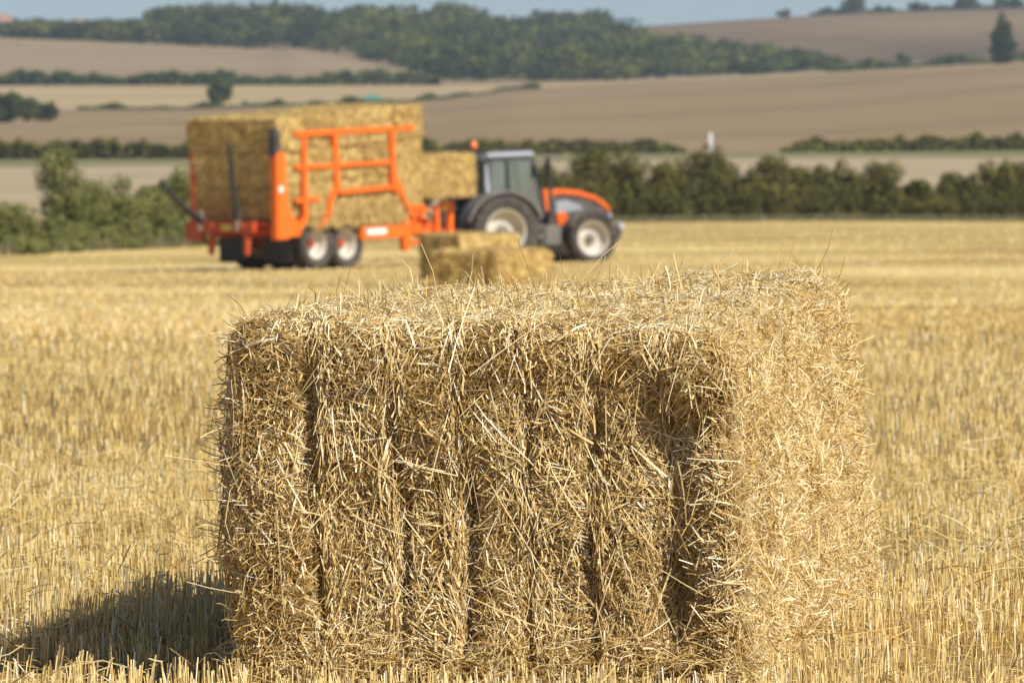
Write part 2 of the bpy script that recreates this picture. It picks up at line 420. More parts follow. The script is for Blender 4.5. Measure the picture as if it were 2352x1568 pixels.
# ------------------------------------------------------------------ the big square bale in front
rng = np.random.default_rng(7)
def wp(X, Y, d): return np.array([(X - XC) * d / FD, d, -(Y - YH) * d / FD])
# corners [x 0/1 (left,right)][y 0/1 (front,back)][z 0/1 (bottom,top)]
CN = {(0, 0, 1): wp(538, 731, 20.1), (0, 0, 0): wp(546, 1606, 20.1), (1, 0, 1): wp(1655, 764, 19.92), (1, 0, 0): wp(1708, 1612, 19.92),
      (0, 1, 1): wp(905, 672, 22.5), (0, 1, 0): wp(905, 1398, 22.5), (1, 1, 1): wp(1928, 630, 22.32), (1, 1, 0): wp(2000, 1404, 22.32)}
BW, BL, BH = 1.17, 2.42, 0.88
GR = (np.array([742, 900, 1052, 1205, 1358, 1530]) - 540) / (1665 - 540) * BW - BW / 2
def bale_surface(face, a, b, gr=GR, W=BW, Ln=BL, H=BH, seed=3, r=0.085, gd=0.044):
    """face: 0 front 1 back 2 left 3 right 4 top 5 bottom; a,b in 0..1 -> local points in the box"""
    h = np.array([W / 2, Ln / 2, H / 2])
    a = a * 2 - 1; b = b * 2 - 1; o = np.ones_like(a)
    if face == 0: p = np.stack([a * h[0], -o * h[1], b * h[2]], 1); n = np.array([0, -1., 0])
    elif face == 1: p = np.stack([a * h[0], o * h[1], b * h[2]], 1); n = np.array([0, 1., 0])
    elif face == 2: p = np.stack([-o * h[0], a * h[1], b * h[2]], 1); n = np.array([-1., 0, 0])
    elif face == 3: p = np.stack([o * h[0], a * h[1], b * h[2]], 1); n = np.array([1., 0, 0])
    elif face == 4: p = np.stack([a * h[0], b * h[1], o * h[2]], 1); n = np.array([0, 0, 1.])
    else: p = np.stack([a * h[0], b * h[1], -o * h[2]], 1); n = np.array([0, 0, -1.])
    q = np.clip(p, -(h - r), h - r); dv = p - q
    nn = unit(dv + 1e-9 * n)
    p = q + nn * r
    g = np.zeros(len(p))
    for i, gi in enumerate(gr):
        wob = 0.030 * vnoise(np.stack([p[:, 2] * 0 + i * 7.1, p[:, 1] * 2, p[:, 2] * 2], 1), 0.5, seed + 9)
        wd = (0.017, 0.014, 0.020, 0.014, 0.016, 0.044)[i % 6]
        g += np.exp(-((p[:, 0] - gi + wob) / wd) ** 2) * (1.9 if i == len(gr) - 1 else (.85, .6, 1.05, .5, .7, 1)[i % 6]) * (0.80 + 0.75 * vnoise(np.stack([p[:, 2] * 0 + i * 3.3, p[:, 2] * 0, p[:, 2]], 1), 0.17, seed + 12))
    endw = np.clip(np.abs(nn[:, 1]), 0, 1); topw = np.clip(np.abs(nn[:, 2]), 0, 1) * np.exp(-((h[1] - np.abs(p[:, 1])) / 0.16) ** 2)
    g = g * (0.25 + 0.75 / (1 + np.exp((p[:, 2] - H * .33) / .03)))
    disp = -gd * g * np.clip(endw * 1.15 + 0.4 * topw * (1 - endw), 0, 1)
    disp += 0.016 * vnoise(p, 0.42, seed + 4) + 0.019 * vnoise(p, 0.21, seed) + 0.011 * vnoise(p, 0.085, seed + 1) + 0.006 * vnoise(p, 0.035, seed + 2)
    return p, nn, disp
def bale_extra(p, nn):
    """lumps of this one bale: overhanging right top corner, bulging left lobe, swollen foot"""
    e = np.zeros(len(p)); f = np.clip(-nn[:, 1], 0, 1)
    def g(x, z, sx, sz): return np.exp(-((p[:, 0] - x) / sx) ** 2 - ((p[:, 2] - z) / sz) ** 2)
    e += f * (0.045 * g(0.52, 0.34, 0.075, 0.07) - 0.025 * g(0.53, 0.21, 0.04, 0.04) + 0.028 * g(-0.47, -0.05, 0.09, 0.3) + 0.03 * g(-0.45, -0.36, 0.12, 0.09))
    e += np.abs(nn[:, 0]) * 0.036 * (1 - (p[:, 2] / .44) ** 2)
    e += f * 0.035 * np.exp(-((p[:, 0] - 0.57) / 0.05) ** 2)
    e += f * 0.030 / (1 + np.exp(-(p[:, 2] - 0.315 - .03 * np.sin(p[:, 0] * 9)) / .016)) * (0.8 + 0.4 * np.sin(p[:, 0] * 17))
    return e
def warp(p, W=BW, Ln=BL, H=BH):
    u = p[:, 0] / W + 0.5; v_ = p[:, 1] / Ln + 0.5; t = p[:, 2] / H + 0.5
    out = 0
    for (i, j, k), c in CN.items():
        wgt = (u if i else 1 - u) * (v_ if j else 1 - v_) * (t if k else 1 - t)
        out = out + wgt[:, None] * c[None]
    return out
def grid_box(surf, res, inset):
    Vs = []; Qs = []; n = 0
    for f in range(6):
        ra, rb = res[f]
        aa, bb = np.meshgrid(np.linspace(0, 1, ra), np.linspace(0, 1, rb), indexing='ij')
        p, nn, d = surf(f, aa.ravel(), bb.ravel())
        Vs.append(p + nn * (d - inset)[:, None])
        ii = np.arange(ra * rb).reshape(ra, rb) + n; n += ra * rb
        q = np.stack([ii[:-1, :-1], ii[1:, :-1], ii[1:, 1:], ii[:-1, 1:]], -1).reshape(-1, 4)
        if f in (1, 2, 5): q = q[:, ::-1]
        Qs.append(q)
    return np.concatenate(Vs), np.concatenate(Qs)

def surf_main(f, a, b):
    p, nn, d = bale_surface(f, a, b)
    return p, nn, d + bale_extra(p, nn)

bale = empty('straw_bale', tuple(warp(np.array([[0, 0, -BH / 2]]))[0]))
tag(bale, 'large sharply focused rectangular straw bale in the foreground, its end ribbed by string grooves', 'straw bale')
O = np.array(bale.location)
V, Q = grid_box(surf_main, {0: (90, 70), 1: (40, 30), 2: (90, 40), 3: (120, 60), 4: (70, 110), 5: (20, 30)}, 0.03)
Vw = warp(V) - O
parts = [(Vw, Q, np.clip(0.5 + 0.5 * vnoise(V, 0.05, 21), 0, 1))]

def face_basis(f):
    return {0: ((1, 0, 0), (0, 0, 1)), 1: ((1, 0, 0), (0, 0, 1)), 2: ((0, 1, 0), (0, 0, 1)), 3: ((0, 1, 0), (0, 0, 1)), 4: ((1, 0, 0), (0, 1, 0)), 5: ((1, 0, 0), (0, 1, 0))}[f]
def cover(f, n, Lmed, Lsig, Wmin, Wmax, dlo, dhi, tilt, coh, base_ang, vmean, vsd, seed, segs=2, bendsd=0.05, amask=None):
    r = np.random.default_rng(seed)
    a = r.random(n); b = r.random(n)
    if amask is not None:
        k = r.random(n) < amask(a, b); a = a[k]; b = b[k]; n = len(a)
    p, nn, d = surf_main(f, a, b)
    E1, E2 = [np.array(e, float) for e in face_basis(f)]
    N = unit(nn); 
    gg = np.zeros(n)
    if f == 0:
        for gi in GR: gg = np.maximum(gg, np.exp(-((p[:, 0] - gi) / 0.032) ** 4))
    ang = base_ang(a, b, p, r) + (1 - gg) * (coh * 3.0 * vnoise(p, 0.11, seed + 50) + r.normal(0, 0.45, n)) + gg * r.normal(0, .12, n)
    T = E1[None] * np.cos(ang)[:, None] + E2[None] * np.sin(ang)[:, None]
    T = unit(T - N * (T * N).sum(1)[:, None])
    T = unit(T + N * r.normal(0, tilt, n)[:, None])
    Ls = np.clip(Lmed * np.exp(r.normal(0, Lsig, n)), 0.012, 0.36)
    Ws = r.uniform(Wmin, Wmax, n)
    dep = r.uniform(dlo, dhi, n)
    P = p + nn * (d + dep)[:, None]
    vv = np.clip(vmean + r.normal(0, vsd, n) + 0.10 * vnoise(p, 0.12, seed + 70), 0, 1)
    Pw = warp(P); Tw = unit(warp(P + T * 0.05) - Pw); Nw = unit(warp(P + N * 0.05) - Pw)
    return straws(Pw - O, Tw, Nw, Ls, Ws, r.normal(0, bendsd, n), vv, segs=segs)
VERT = lambda a, b, p, r: np.full(len(a), math.pi / 2)
RAND = lambda a, b, p, r: r.uniform(0, math.pi, len(a))
def front_ang(a, b, p, r):
    g = np.zeros(len(a))
    for gi in GR: g = np.maximum(g, np.exp(-((p[:, 0] - gi) / 0.035) ** 2))
    rnd = r.uniform(-1.5, 1.5, len(a)) * (1 - 0.75 * g)
    horiz = (b > 0.80) & (r.random(len(a)) < 0.6)
    side = 2 * ((p[:, 0] * 7) % 1) - 1
    return np.where(horiz & (g < .4), r.normal(0.0, 0.45, len(a)), math.pi / 2 + rnd * 0.9)
# front (ribbed end)
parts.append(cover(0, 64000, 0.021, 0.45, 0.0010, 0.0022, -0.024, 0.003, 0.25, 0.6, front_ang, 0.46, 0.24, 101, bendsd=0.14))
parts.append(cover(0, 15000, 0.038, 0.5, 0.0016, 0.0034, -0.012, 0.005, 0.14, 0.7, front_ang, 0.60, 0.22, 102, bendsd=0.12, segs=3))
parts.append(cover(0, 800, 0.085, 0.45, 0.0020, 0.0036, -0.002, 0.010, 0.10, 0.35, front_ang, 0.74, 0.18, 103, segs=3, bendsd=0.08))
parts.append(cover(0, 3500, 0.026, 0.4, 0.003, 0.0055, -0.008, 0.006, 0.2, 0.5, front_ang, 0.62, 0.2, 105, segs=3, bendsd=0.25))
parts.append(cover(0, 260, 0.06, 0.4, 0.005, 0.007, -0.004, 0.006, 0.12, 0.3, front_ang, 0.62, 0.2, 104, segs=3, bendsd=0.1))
# right long side (seen at a shallow angle)
parts.append(cover(3, 60000, 0.022, 0.45, 0.0012, 0.0026, -0.016, 0.003, 0.75, 0.6, RAND, 0.64, 0.2, 111))
parts.append(cover(3, 20000, 0.034, 0.5, 0.0015, 0.0030, -0.010, 0.005, 0.55, 0.6, RAND, 0.74, 0.2, 112))
parts.append(cover(3, 1500, 0.075, 0.4, 0.0022, 0.004, 0, 0.010, 0.35, 0.3, RAND, 0.74, 0.16, 113, segs=3))
# top
parts.append(cover(4, 36000, 0.024, 0.45, 0.0012, 0.0026, -0.016, 0.005, 0.5, 0.5, RAND, 0.66, 0.2, 121))
parts.append(cover(4, 13000, 0.045, 0.5, 0.0015, 0.0032, -0.008, 0.008, 0.2, 0.5, RAND, 0.78, 0.2, 122))
# left side and back, seen only from another position
parts.append(cover(2, 14000, 0.04, 0.5, 0.0018, 0.0036, -0.015, 0.006, 0.25, 0.5, RAND, 0.55, 0.2, 131))
parts.append(cover(1, 7000, 0.05, 0.5, 0.002, 0.004, -0.015, 0.006, 0.2, 0.5, VERT, 0.55, 0.2, 132))
# straws sticking out of the outline
def stick(f, n, Lm, seed, up=0.0, amask=None):
    r = np.random.default_rng(seed); a = r.random(n); b = r.random(n)
    if amask is not None:
        k = r.random(n) < amask(a, b); a = a[k]; b = b[k]; n = len(a)
    p, nn, d = surf_main(f, a, b)
    P = p + nn * d[:, None]
    D = unit(unit(nn) + r.normal(0, 0.55, (n, 3)) + np.array([0, 0, up]))
    Ls = np.clip(Lm * np.exp(r.normal(0, 0.45, n)), 0.015, 0.22)
    Pw = warp(P) + D * (Ls * 0.38)[:, None]
    return straws(Pw - O, D, unit(np.cross(D, r.normal(0, 1, (n, 3)))), Ls, r.uniform(0.0015, 0.0038, n), r.normal(0, 0.12, n), np.clip(r.normal(0.62, 0.2, n), 0, 1), segs=3)
parts.append(stick(4, 1500, 0.032, 141, 0.2))
parts.append(stick(4, 110, 0.085, 142, 0.3))
edge_l = lambda a, b: np.where(a < 0.12, 1.0, 0.06)
parts.append(stick(0, 4000, 0.035, 143, 0, edge_l))
parts.append(stick(2, 2600, 0.045, 144))
parts.append(stick(3, 2200, 0.032, 145, 0, lambda a, b: np.where(a > 0.8, 1.0, 0.5)))
parts.append(stick(1, 500, 0.05, 146))
# loose straws hanging from lips over the grooves
def hang(n, seed):
    r = np.random.default_rng(seed); a = r.random(n); b = np.where(r.random(n) < 0.5, r.uniform(0.55, 0.9, n), r.uniform(0.1, 0.9, n))
    p, nn, d = surf_main(0, a, b)
    P = p + nn * (np.maximum(d, -0.004) + r.uniform(0.004, 0.02, n))[:, None]
    T = unit(np.stack([r.normal(0, 0.35, n), r.normal(0, 0.06, n), -np.ones(n)], 1))
    Ls = np.clip(0.16 * np.exp(r.normal(0, 0.45, n)), 0.05, 0.36)
    Pw = warp(P)
    return straws(Pw - O, T, np.tile(np.array([[0.3, -1., 0]]), (n, 1)), Ls, r.uniform(0.002, 0.0042, n), r.normal(0, 0.07, n), np.clip(r.normal(0.72, 0.16, n), 0, 1), segs=4)
parts.append(hang(60, 151))
# foot of the bale: straw spilling on to the stubble
def foot(n, seed):
    r = np.random.default_rng(seed); t = r.random(n)
    base = np.where((t < 0.8)[:, None], warp(np.stack([(r.random(n) - 0.5) * BW, np.full(n, -BL / 2), np.full(n, -BH / 2)], 1)),
                    warp(np.stack([np.full(n, BW / 2), (r.random(n) - 0.5) * BL, np.full(n, -BH / 2)], 1)))
    off = np.stack([np.where(t < 0.8, r.normal(0, .04, n), r.normal(0, 0.012, n)), r.normal(-0.02, 0.05, n), np.abs(r.normal(0.08, 0.05, n))], 1)
    ang = r.uniform(0, math.pi, n)
    T = unit(np.stack([np.cos(ang), np.sin(ang), r.normal(0, 0.35, n)], 1))
    return straws(base + off - O, T, np.tile(np.array([[0, 0, 1.]]), (n, 1)), np.clip(0.055 * np.exp(r.normal(0, 0.5, n)), 0.02, 0.2), r.uniform(0.0016, 0.0036, n), r.normal(0, 0.12, n), np.clip(r.normal(0.6, 0.2, n), 0, 1), segs=3)
parts.append(foot(1700, 161))
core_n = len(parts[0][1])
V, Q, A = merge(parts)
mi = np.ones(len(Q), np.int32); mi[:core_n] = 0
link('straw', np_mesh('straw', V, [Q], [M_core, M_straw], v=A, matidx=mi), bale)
# six strings round the length of the bale
for i, gi in enumerate(GR):
    pts = []
    for f, rev in ((0, False), (4, False), (1, True), (5, True)):
        tt = np.linspace(0, 1, 24)
        a = np.full(24, gi / BW + 0.5); bb = tt[::-1] if rev else tt
        p, nn, d = surf_main(f, a, bb)
        pts.append(warp(p + nn * (d + (0.002 if f == 0 else -0.012))[:, None]) - O)
    pts = np.concatenate(pts)
    MB().tube([tuple(q) for q in pts] + [tuple(pts[0])], 0.0022, 5).build('twine', M_twine, bale)

# ------------------------------------------------------------------ stubble
def stems(rows, seed, hmean, wmin, wmax, sides=3):
    r = np.random.default_rng(seed)
    x, y = rows[:, 0], rows[:, 1]
    z = gz(x, y); n = len(x)
    h = np.clip(r.normal(hmean, hmean * 0.13, n), 0.04, 0.3)
    pt = np.stack([x, y, 0 * x], 1)
    lean = np.stack([0.10 * vnoise(pt, 0.35, seed + 1) + r.normal(0, 0.09, n), 0.10 * vnoise(pt, 0.35, seed + 2) + r.normal(0, 0.09, n), np.ones(n)], 1)
    fl = r.random(n) < 0.05
    lean[fl, :2] += r.normal(0, 0.8, (fl.sum(), 2))
    T = unit(lean)
    P = np.stack([x, y, z - 0.01], 1) + T * (h / 2)[:, None]
    v = np.clip(r.normal(0.66, 0.2, n) + 0.10 * vnoise(pt, 0.5, seed + 3) + 0.09 * vnoise(pt * np.array([1, .35, 1]), 1.6, seed + 4) + .21 * tone(x, y), 0, 1)
    az = r.uniform(0, 2 * math.pi, n)
    return straws(P, T, np.stack([np.cos(az), np.sin(az), 0 * az], 1), h, r.uniform(wmin, wmax, n), r.normal(0, 0.015, n), v, sides=sides, segs=1, taper=0.92)
def scatter(d0, d1, dens, half, seed, clump):
    r = np.random.default_rng(seed)
    area = half * (d1**2 - d0**2)             # strip |x| < half*y
    nc = int(area * dens / clump)
    y = np.sqrt(r.uniform(d0**2, d1**2, nc)); x = r.uniform(-1, 1, nc) * half * y
    # drilled rows, 12.5 cm apart, running roughly away from the camera
    th = 0.30; ca, sa = math.cos(th), math.sin(th)
    u = x * ca - y * sa; vv = x * sa + y * ca
    u = np.where(r.random(nc) < 0.6, np.round(u / 0.125) * 0.125 + r.normal(0, 0.02, nc), u)
    x = u * ca + vv * sa; y = -u * sa + vv * ca
    x = np.repeat(x, clump) + r.normal(0, 0.014, nc * clump); y = np.repeat(y, clump) + r.normal(0, 0.014, nc * clump)
    p = np.stack([x, y], 1)
    keep = vnoise(np.stack([x, y, 0 * x], 1), 0.6, seed + 8) > -0.75 + 0.3 * r.random(len(x))
    # no stems inside the bale footprint
    fc = [CN[(0, 0, 0)][:2], CN[(1, 0, 0)][:2], CN[(1, 1, 0)][:2], CN[(0, 1, 0)][:2]]
    ins = np.ones(len(p), bool)
    for i in range(4):
        e0, e1 = np.array(fc[i]), np.array(fc[(i + 1) % 4]); e = e1 - e0
        ins &= (e[0] * (p[:, 1] - e0[1]) - e[1] * (p[:, 0] - e0[0])) / np.hypot(*e) > 0.03
    return p[keep & ~ins]
HV = 0.090
sp = [stems(scatter(18.9, 19.98, 420, 0.085, 208, 3), 308, HV * 1.15, 0.0028, 0.0050),
      stems(scatter(17.5, 24, 620, 0.085, 201, 3), 301, HV, 0.0026, 0.0048),
      stems(scatter(24, 34, 440, 0.08, 202, 3), 302, HV * .9, 0.0028, 0.0048),
      stems(scatter(34, 60, 170, 0.075, 203, 2), 303, HV * .82, 0.004, 0.007),
      stems(scatter(60, 110, 30, 0.07, 204, 2), 304, HV * .8, 0.009, 0.016),
      stems(scatter(110, 245, 5, 0.068, 206, 2), 306, HV * 0.6, 0.02, 0.04),
      stems(scatter(245, 440, .8, 0.066, 207, 2), 307, HV * 0.6, 0.04, 0.08)]
# sparser stems out to the sides for other viewpoints
sd = scatter(14, 34, 40, 0.3, 205, 2); sd = sd[np.abs(sd[:, 0]) > 0.083 * sd[:, 1]]
sp.append(stems(sd, 305, HV, 0.008, 0.014))
# chopped straw and leaf bits between the stems
def litter(n, d0, d1, half, seed, Lm, w0, w1, hz, vm):
    r = np.random.default_rng(seed); y = np.sqrt(r.uniform(d0**2, d1**2, n)); x = r.uniform(-1, 1, n) * half * y
    z = gz(x, y) + np.abs(r.normal(0, hz, n)) + 0.004
    az = r.uniform(0, 2 * math.pi, n); T = unit(np.stack([np.cos(az), np.sin(az), r.normal(0, 0.3, n)], 1))
    return straws(np.stack([x, y, z], 1), T, np.tile(np.array([[0, 0, 1.]]), (n, 1)), np.clip(Lm * np.exp(r.normal(0, 0.5, n)), 0.01, 0.35), r.uniform(w0, w1, n), r.normal(0, 0.08, n), np.clip(r.normal(vm, 0.2, n), 0, 1), segs=2)
sp.append(litter(18000, 18, 32, 0.08, 401, 0.035, 0.0018, 0.004, 0.03, 0.45))
sp.append(litter(2200, 18, 34, 0.08, 402, 0.11, 0.0025, 0.0045, 0.06, 0.65))
V, Q, A = merge(sp)
tag(link('stubble', np_mesh('stubble', V, [Q], [M_stub], v=A)), 'short cut straw stubble standing all over the near field', 'stubble', kind='stuff')

# low green regrowth among the stubble
r = np.random.default_rng(55); n = 2600
y = np.sqrt(r.uniform(17.5**2, 40**2, n)); x = r.uniform(-1, 1, n) * 0.08 * y
kp = vnoise(np.stack([x, y, 0 * x], 1), 0.5, 77) > 0.25; x = x[kp]; y = y[kp]; n = len(x)
T = unit(np.stack([r.normal(0, .5, n), r.normal(0, .5, n), np.ones(n)], 1))
V, Q, A = straws(np.stack([x, y, gz(x, y) + 0.03], 1), T, unit(r.normal(0, 1, (n, 3))), r.uniform(0.04, 0.10, n), r.uniform(0.002, 0.004, n), r.normal(0, .1, n), r.random(n))
tag(link('weeds', np_mesh('weeds', V, [Q], [M_weed], v=A)), 'thin green weeds and volunteer shoots between the stubble stems', 'weeds', kind='stuff')

# ------------------------------------------------------------------ distant bales
def far_bale(dims, grooves, seed, groove_axis_end=True, fuzz=500, r_=0.07, gd=0.05):
    W, Ln, H = dims
    def s(f, a, b):
        p, nn, d = bale_surface(f, a, b, gr=grooves, W=W, Ln=Ln, H=H, seed=seed, r=r_, gd=gd)
        return p, nn, d * 1.3 + 0.02 * vnoise(p, 0.4, seed + 31)
    V, Q = grid_box(s, {0: (26, 18), 1: (26, 18), 2: (34, 18), 3: (34, 18), 4: (26, 34), 5: (8, 8)}, 0.0)
    A = np.clip(0.5 + 0.22 * vnoise(V * np.array([1, 1, 2.5]), 0.3, seed + 5) + 0.3 * vnoise(V, 0.07, seed + 6), 0, 1)
    A = np.clip(A + (seed * 7 % 5 - 2) * .07, 0, 1)
    ps = [(V, Q, A)]
    rr = np.random.default_rng(seed)
    for f in range(5):
        n = fuzz; a = rr.random(n); b = rr.random(n)
        p, nn, d = s(f, a, b)
        T = unit(unit(nn) * 0.5 + rr.normal(0, 1, (n, 3)))
        ps.append(straws(p + nn * (d + 0.005)[:, None], T, unit(np.cross(T, rr.normal(0, 1, (n, 3)))), rr.uniform(0.05, 0.16, n), rr.uniform(0.008, 0.02, n), rr.normal(0, .05, n), np.clip(rr.normal(.6, .25, n), 0, 1), segs=1))
    V, Q, A = merge(ps)
    V = V + np.array([0, 0, H / 2])
    return np_mesh('straw_bale', V, [Q], [M_farstraw], v=A)
G6 = np.array([-.42, -.25, -.09, .08, .25, .42])
def field_bale(X, d, yaw, seed, label, dims=(1.2, 2.4, 0.9)):
    me = far_bale(dims, G6, seed, fuzz=900)
    o = link('straw_bale', me); p = at(X, d); o.location = (p[0], p[1], p[2] - 0.02); o.rotation_euler = (0, 0, yaw)
    return tag(o, label, 'straw bale', 'loose bales lying in the field behind')
field_bale(1130, 141, math.radians(-24), 501, 'blurred straw bale lying just behind the foreground bale, nearer and lower of two')
field_bale(1078, 200, math.radians(-36), 502, 'blurred straw bale lying in front of the tractor rear wheel, farther of two', dims=(1.2, 2.4, 1.08))

# ------------------------------------------------------------------ vehicle materials
P_or = mat_paint('orange paint', (0.84, 0.155, 0.004), 0.5, (0.45, 0.13, 0.03), 0.2)
P_red = mat_paint('red orange paint', (0.52, 0.065, 0.012), 0.45, (0.2, 0.12, 0.07), 0.25)
P_hood = mat_paint('tractor orange paint', (0.74, 0.13, 0.008), 0.4, (0.4, 0.2, 0.1), 0.1)
P_dark = mat_paint('dark grey paint', (0.045, 0.045, 0.05), 0.5, (0.2, 0.16, 0.12), 0.3)
P_black = mat_paint('black plastic', (0.02, 0.02, 0.022), 0.5, (0.12, 0.1, 0.08), 0.15)
P_silver = mat_paint('silver paint', (0.42, 0.46, 0.52), 0.35, (0.35, 0.30, 0.24), 0.2)
P_grey = mat_paint('grey blue paint', (0.30, 0.33, 0.37), 0.4)
P_dust = mat_paint('dusty grey fender', (0.13, 0.125, 0.115), 0.6, (0.28, 0.24, 0.17), 0.35)
P_white = mat_paint('dusty white rim paint', (0.60, 0.57, 0.50), 0.6, (0.36, 0.29, 0.2), 0.3)
P_tyre = mat_paint('dusty rubber', (0.04, 0.036, 0.032), 0.85, (0.13, 0.105, 0.08), 0.4)
P_lamp = mat_paint('amber lens', (0.95, 0.22, 0.05), 0.2, (0.5, 0.2, 0.1), 0.05)
P_plate = mat_paint('yellow plate', (0.75, 0.6, 0.05), 0.4)
P_decal = mat_paint('white decal', (0.8, 0.78, 0.76), 0.4, amt=0.1)
P_steel = mat_paint('bare steel', (0.5, 0.5, 0.5), 0.3, metal=0.8)
def mat_glass():
    m, nt, b = mat_new('tinted glass')
    b.inputs['Base Color'].default_value = (0.30, 0.52, 0.55, 1); b.inputs['Roughness'].default_value = 0.03
    b.inputs['Transmission Weight'].default_value = 1.0; b.inputs['IOR'].default_value = 1.1
    g = nt.nodes.new('ShaderNodeBsdfGlossy'); g.inputs['Roughness'].default_value = 0.05
    ms = nt.nodes.new('ShaderNodeMixShader'); ms.inputs[0].default_value = 0.18
    nt.links.new(b.outputs[0], ms.inputs[1]); nt.links.new(g.outputs[0], ms.inputs[2])
    nt.links.new(ms.outputs[0], nt.nodes['Material Output'].inputs[0])
    return m
M_glass = mat_glass()

def wheel(parent, x, y, z, R, wd, rim_r, side, rim_mat, hub_mat, lugs=20, hub=0.16):
    """side: -1 = outer face towards -y"""
    s = side
    t = MB()
    h = wd / 2
    t.lathe_y((0, 0, 0), [(-h * .78, rim_r), (-h * .95, rim_r + (R - rim_r) * .35), (-h, R * .86), (-h * .82, R * .965), (0, R * .975), (h * .82, R * .965), (h, R * .86), (h * .95, rim_r + (R - rim_r) * .35), (h * .78, rim_r), (h * .5, rim_r * .97), (-h * .5, rim_r * .97), (-h * .78, rim_r)], 40)
    for k in range(lugs):                       # chevron lugs
        a = 2 * math.pi * k / lugs
        for sy in (-1, 1):
            a2 = a + (0.5 if sy > 0 else 0) * 2 * math.pi / lugs
            p0 = Vector((R * math.cos(a2), sy * h * .05, R * math.sin(a2))); a3 = a2 + 0.16
            p1 = Vector((R * .965 * math.cos(a3), sy * h * .92, R * .965 * math.sin(a3)))
            t.bar(p0, p1, 0.05, 0.05)
    wo = t.build('wheel', P_tyre, parent, smooth=True)
    wo.location = (x, y, z)
    rm = MB(); ho = h * 0.72 * s; hi = -h * 0.30 * s
    rm.lathe_y((0, 0, 0), [(ho, rim_r * 1.0), (ho * 1.04, rim_r * .97), (ho * .9, rim_r * .90), (hi + .06 * s, rim_r * .84), (hi, rim_r * .62), (hi + .05 * s, rim_r * .34), (hi + .05 * s, .001)], 36)
    rm.lathe_y((0, 0, 0), [(-ho, rim_r), (-ho * .9, rim_r * .9), (hi - .04 * s, rim_r * .8), (hi - .04 * s, .001)], 24)
    rm.build('rim', rim_mat, wo, smooth=True)
    hb = MB(); hb.lathe_y((0, 0, 0), [(hi, hub), (hi + .16 * s, hub * .95), (hi + .18 * s, hub * .7), (hi + .18 * s, .001)], 20)
    for k in range(8):
        a = 2 * math.pi * k / 8; hb.tube([(hub * 1.35 * math.cos(a), hi + .03 * s, hub * 1.35 * math.sin(a)), (hub * 1.35 * math.cos(a), hi + .09 * s, hub * 1.35 * math.sin(a))], 0.02, 6)
    hb.build('hub', hub_mat, wo, smooth=True)
    return wo

# ------------------------------------------------------------------ tractor
TD = 238.0; TY = math.radians(26)
p = at(1123, TD); tp = Vector((p[0], p[1], -(610 - YH) * TD / FD))
tr = empty('tractor', tp, (0, -math.radians(2.2), TY))
tag(tr, 'orange and grey farm tractor with pale dusty wheels pulling the loaded bale trailer', 'tractor')
for s_ in (-1, 1):
    wheel(tr, 0, s_ * 0.96, 0.98, 1.03, 0.64, 0.64, s_, P_white, P_dust, 22, 0.17)
    wheel(tr, 2.76, s_ * 0.93, 0.68, 0.73, 0.54, 0.50, s_, P_white, P_dust, 18, 0.12)
# hood
hd = MB()
prof = [(1.75, 2.00), (2.1, 2.10), (2.7, 2.03), (3.25, 1.86), (3.6, 1.62), (3.75, 1.42)]
low = [(3.68, 1.33), (3.5, 1.48), (3.2, 1.70), (2.65, 1.86), (2.1, 1.92), (1.75, 1.84)]
hd.prism_y(prof + low, -0.40, 0.40)
hd.build('hood', P_hood, tr, bevel=0.05, smooth=True)
MB().prism_y([(1.75, 1.84), (2.1, 1.915), (2.65, 1.855), (3.2, 1.695), (3.5, 1.475), (3.66, 1.32), (3.66, .85), (3.3, .75), (1.75, .8)], -0.375, 0.375).build('engine_cover', P_dark, tr, bevel=0.03, smooth=True)
MB().prism_y([(1.98, 1.74), (2.3, 1.78), (2.75, 1.62), (2.85, 1.48), (2.4, 1.42), (1.98, 1.40)], -0.39, 0.39).build('side_grille', P_grey, tr, bevel=0.01)
MB().prism_y([(1.95, 1.42), (2.28, 1.44), (2.4, 1.1), (2.25, .95), (1.98, 1.05)], -0.46, 0.46).build('side_panel', P_hood, tr, bevel=0.03)
MB().box((3.72, 0, 1.15), (0.12, .62, .42)).build('front_grille', P_silver, tr, bevel=0.03)
MB().box((3.86, 0, 0.82), (0.42, .66, .38)).box((4.0, 0, 0.62), (.2, .5, .1)).build('front_weight', P_dark, tr, bevel=0.05)
for s_ in (-1, 1):
    MB().lathe_y((0, 0, 0), [(-.06, .001), (-.06, .09), (.05, .11), (.06, .001)], 16).build('headlight', P_silver, tr, smooth=True).location = (4.02, s_ * .36, .98)
# chassis, axles, tank, steps
ch = MB(); ch.box((1.7, 0, 0.85), (3.6, .46, .5)).box((0, 0, .95), (.6, 1.3, .42)).box((2.76, 0, .66), (.3, 1.5, .22)).box((-.55, 0, .95), (.6, .6, .5))
ch.build('chassis', P_dark, tr, bevel=0.03)
for s_ in (-1, 1):
    MB().box((1.55, s_ * .62, .78), (.85, .38, .62)).build('fuel_tank', P_dust, tr, bevel=0.08)
    st = MB()
    for k in range(3): st.box((1.22, s_ * .86, .42 + .3 * k), (.34, .16, .04))
    st.bar((1.06, s_ * .92, .38), (1.06, s_ * .92, 1.1), .03).bar((1.38, s_ * .92, .38), (1.38, s_ * .92, 1.1), .03)
    st.build('step', P_dark, tr)
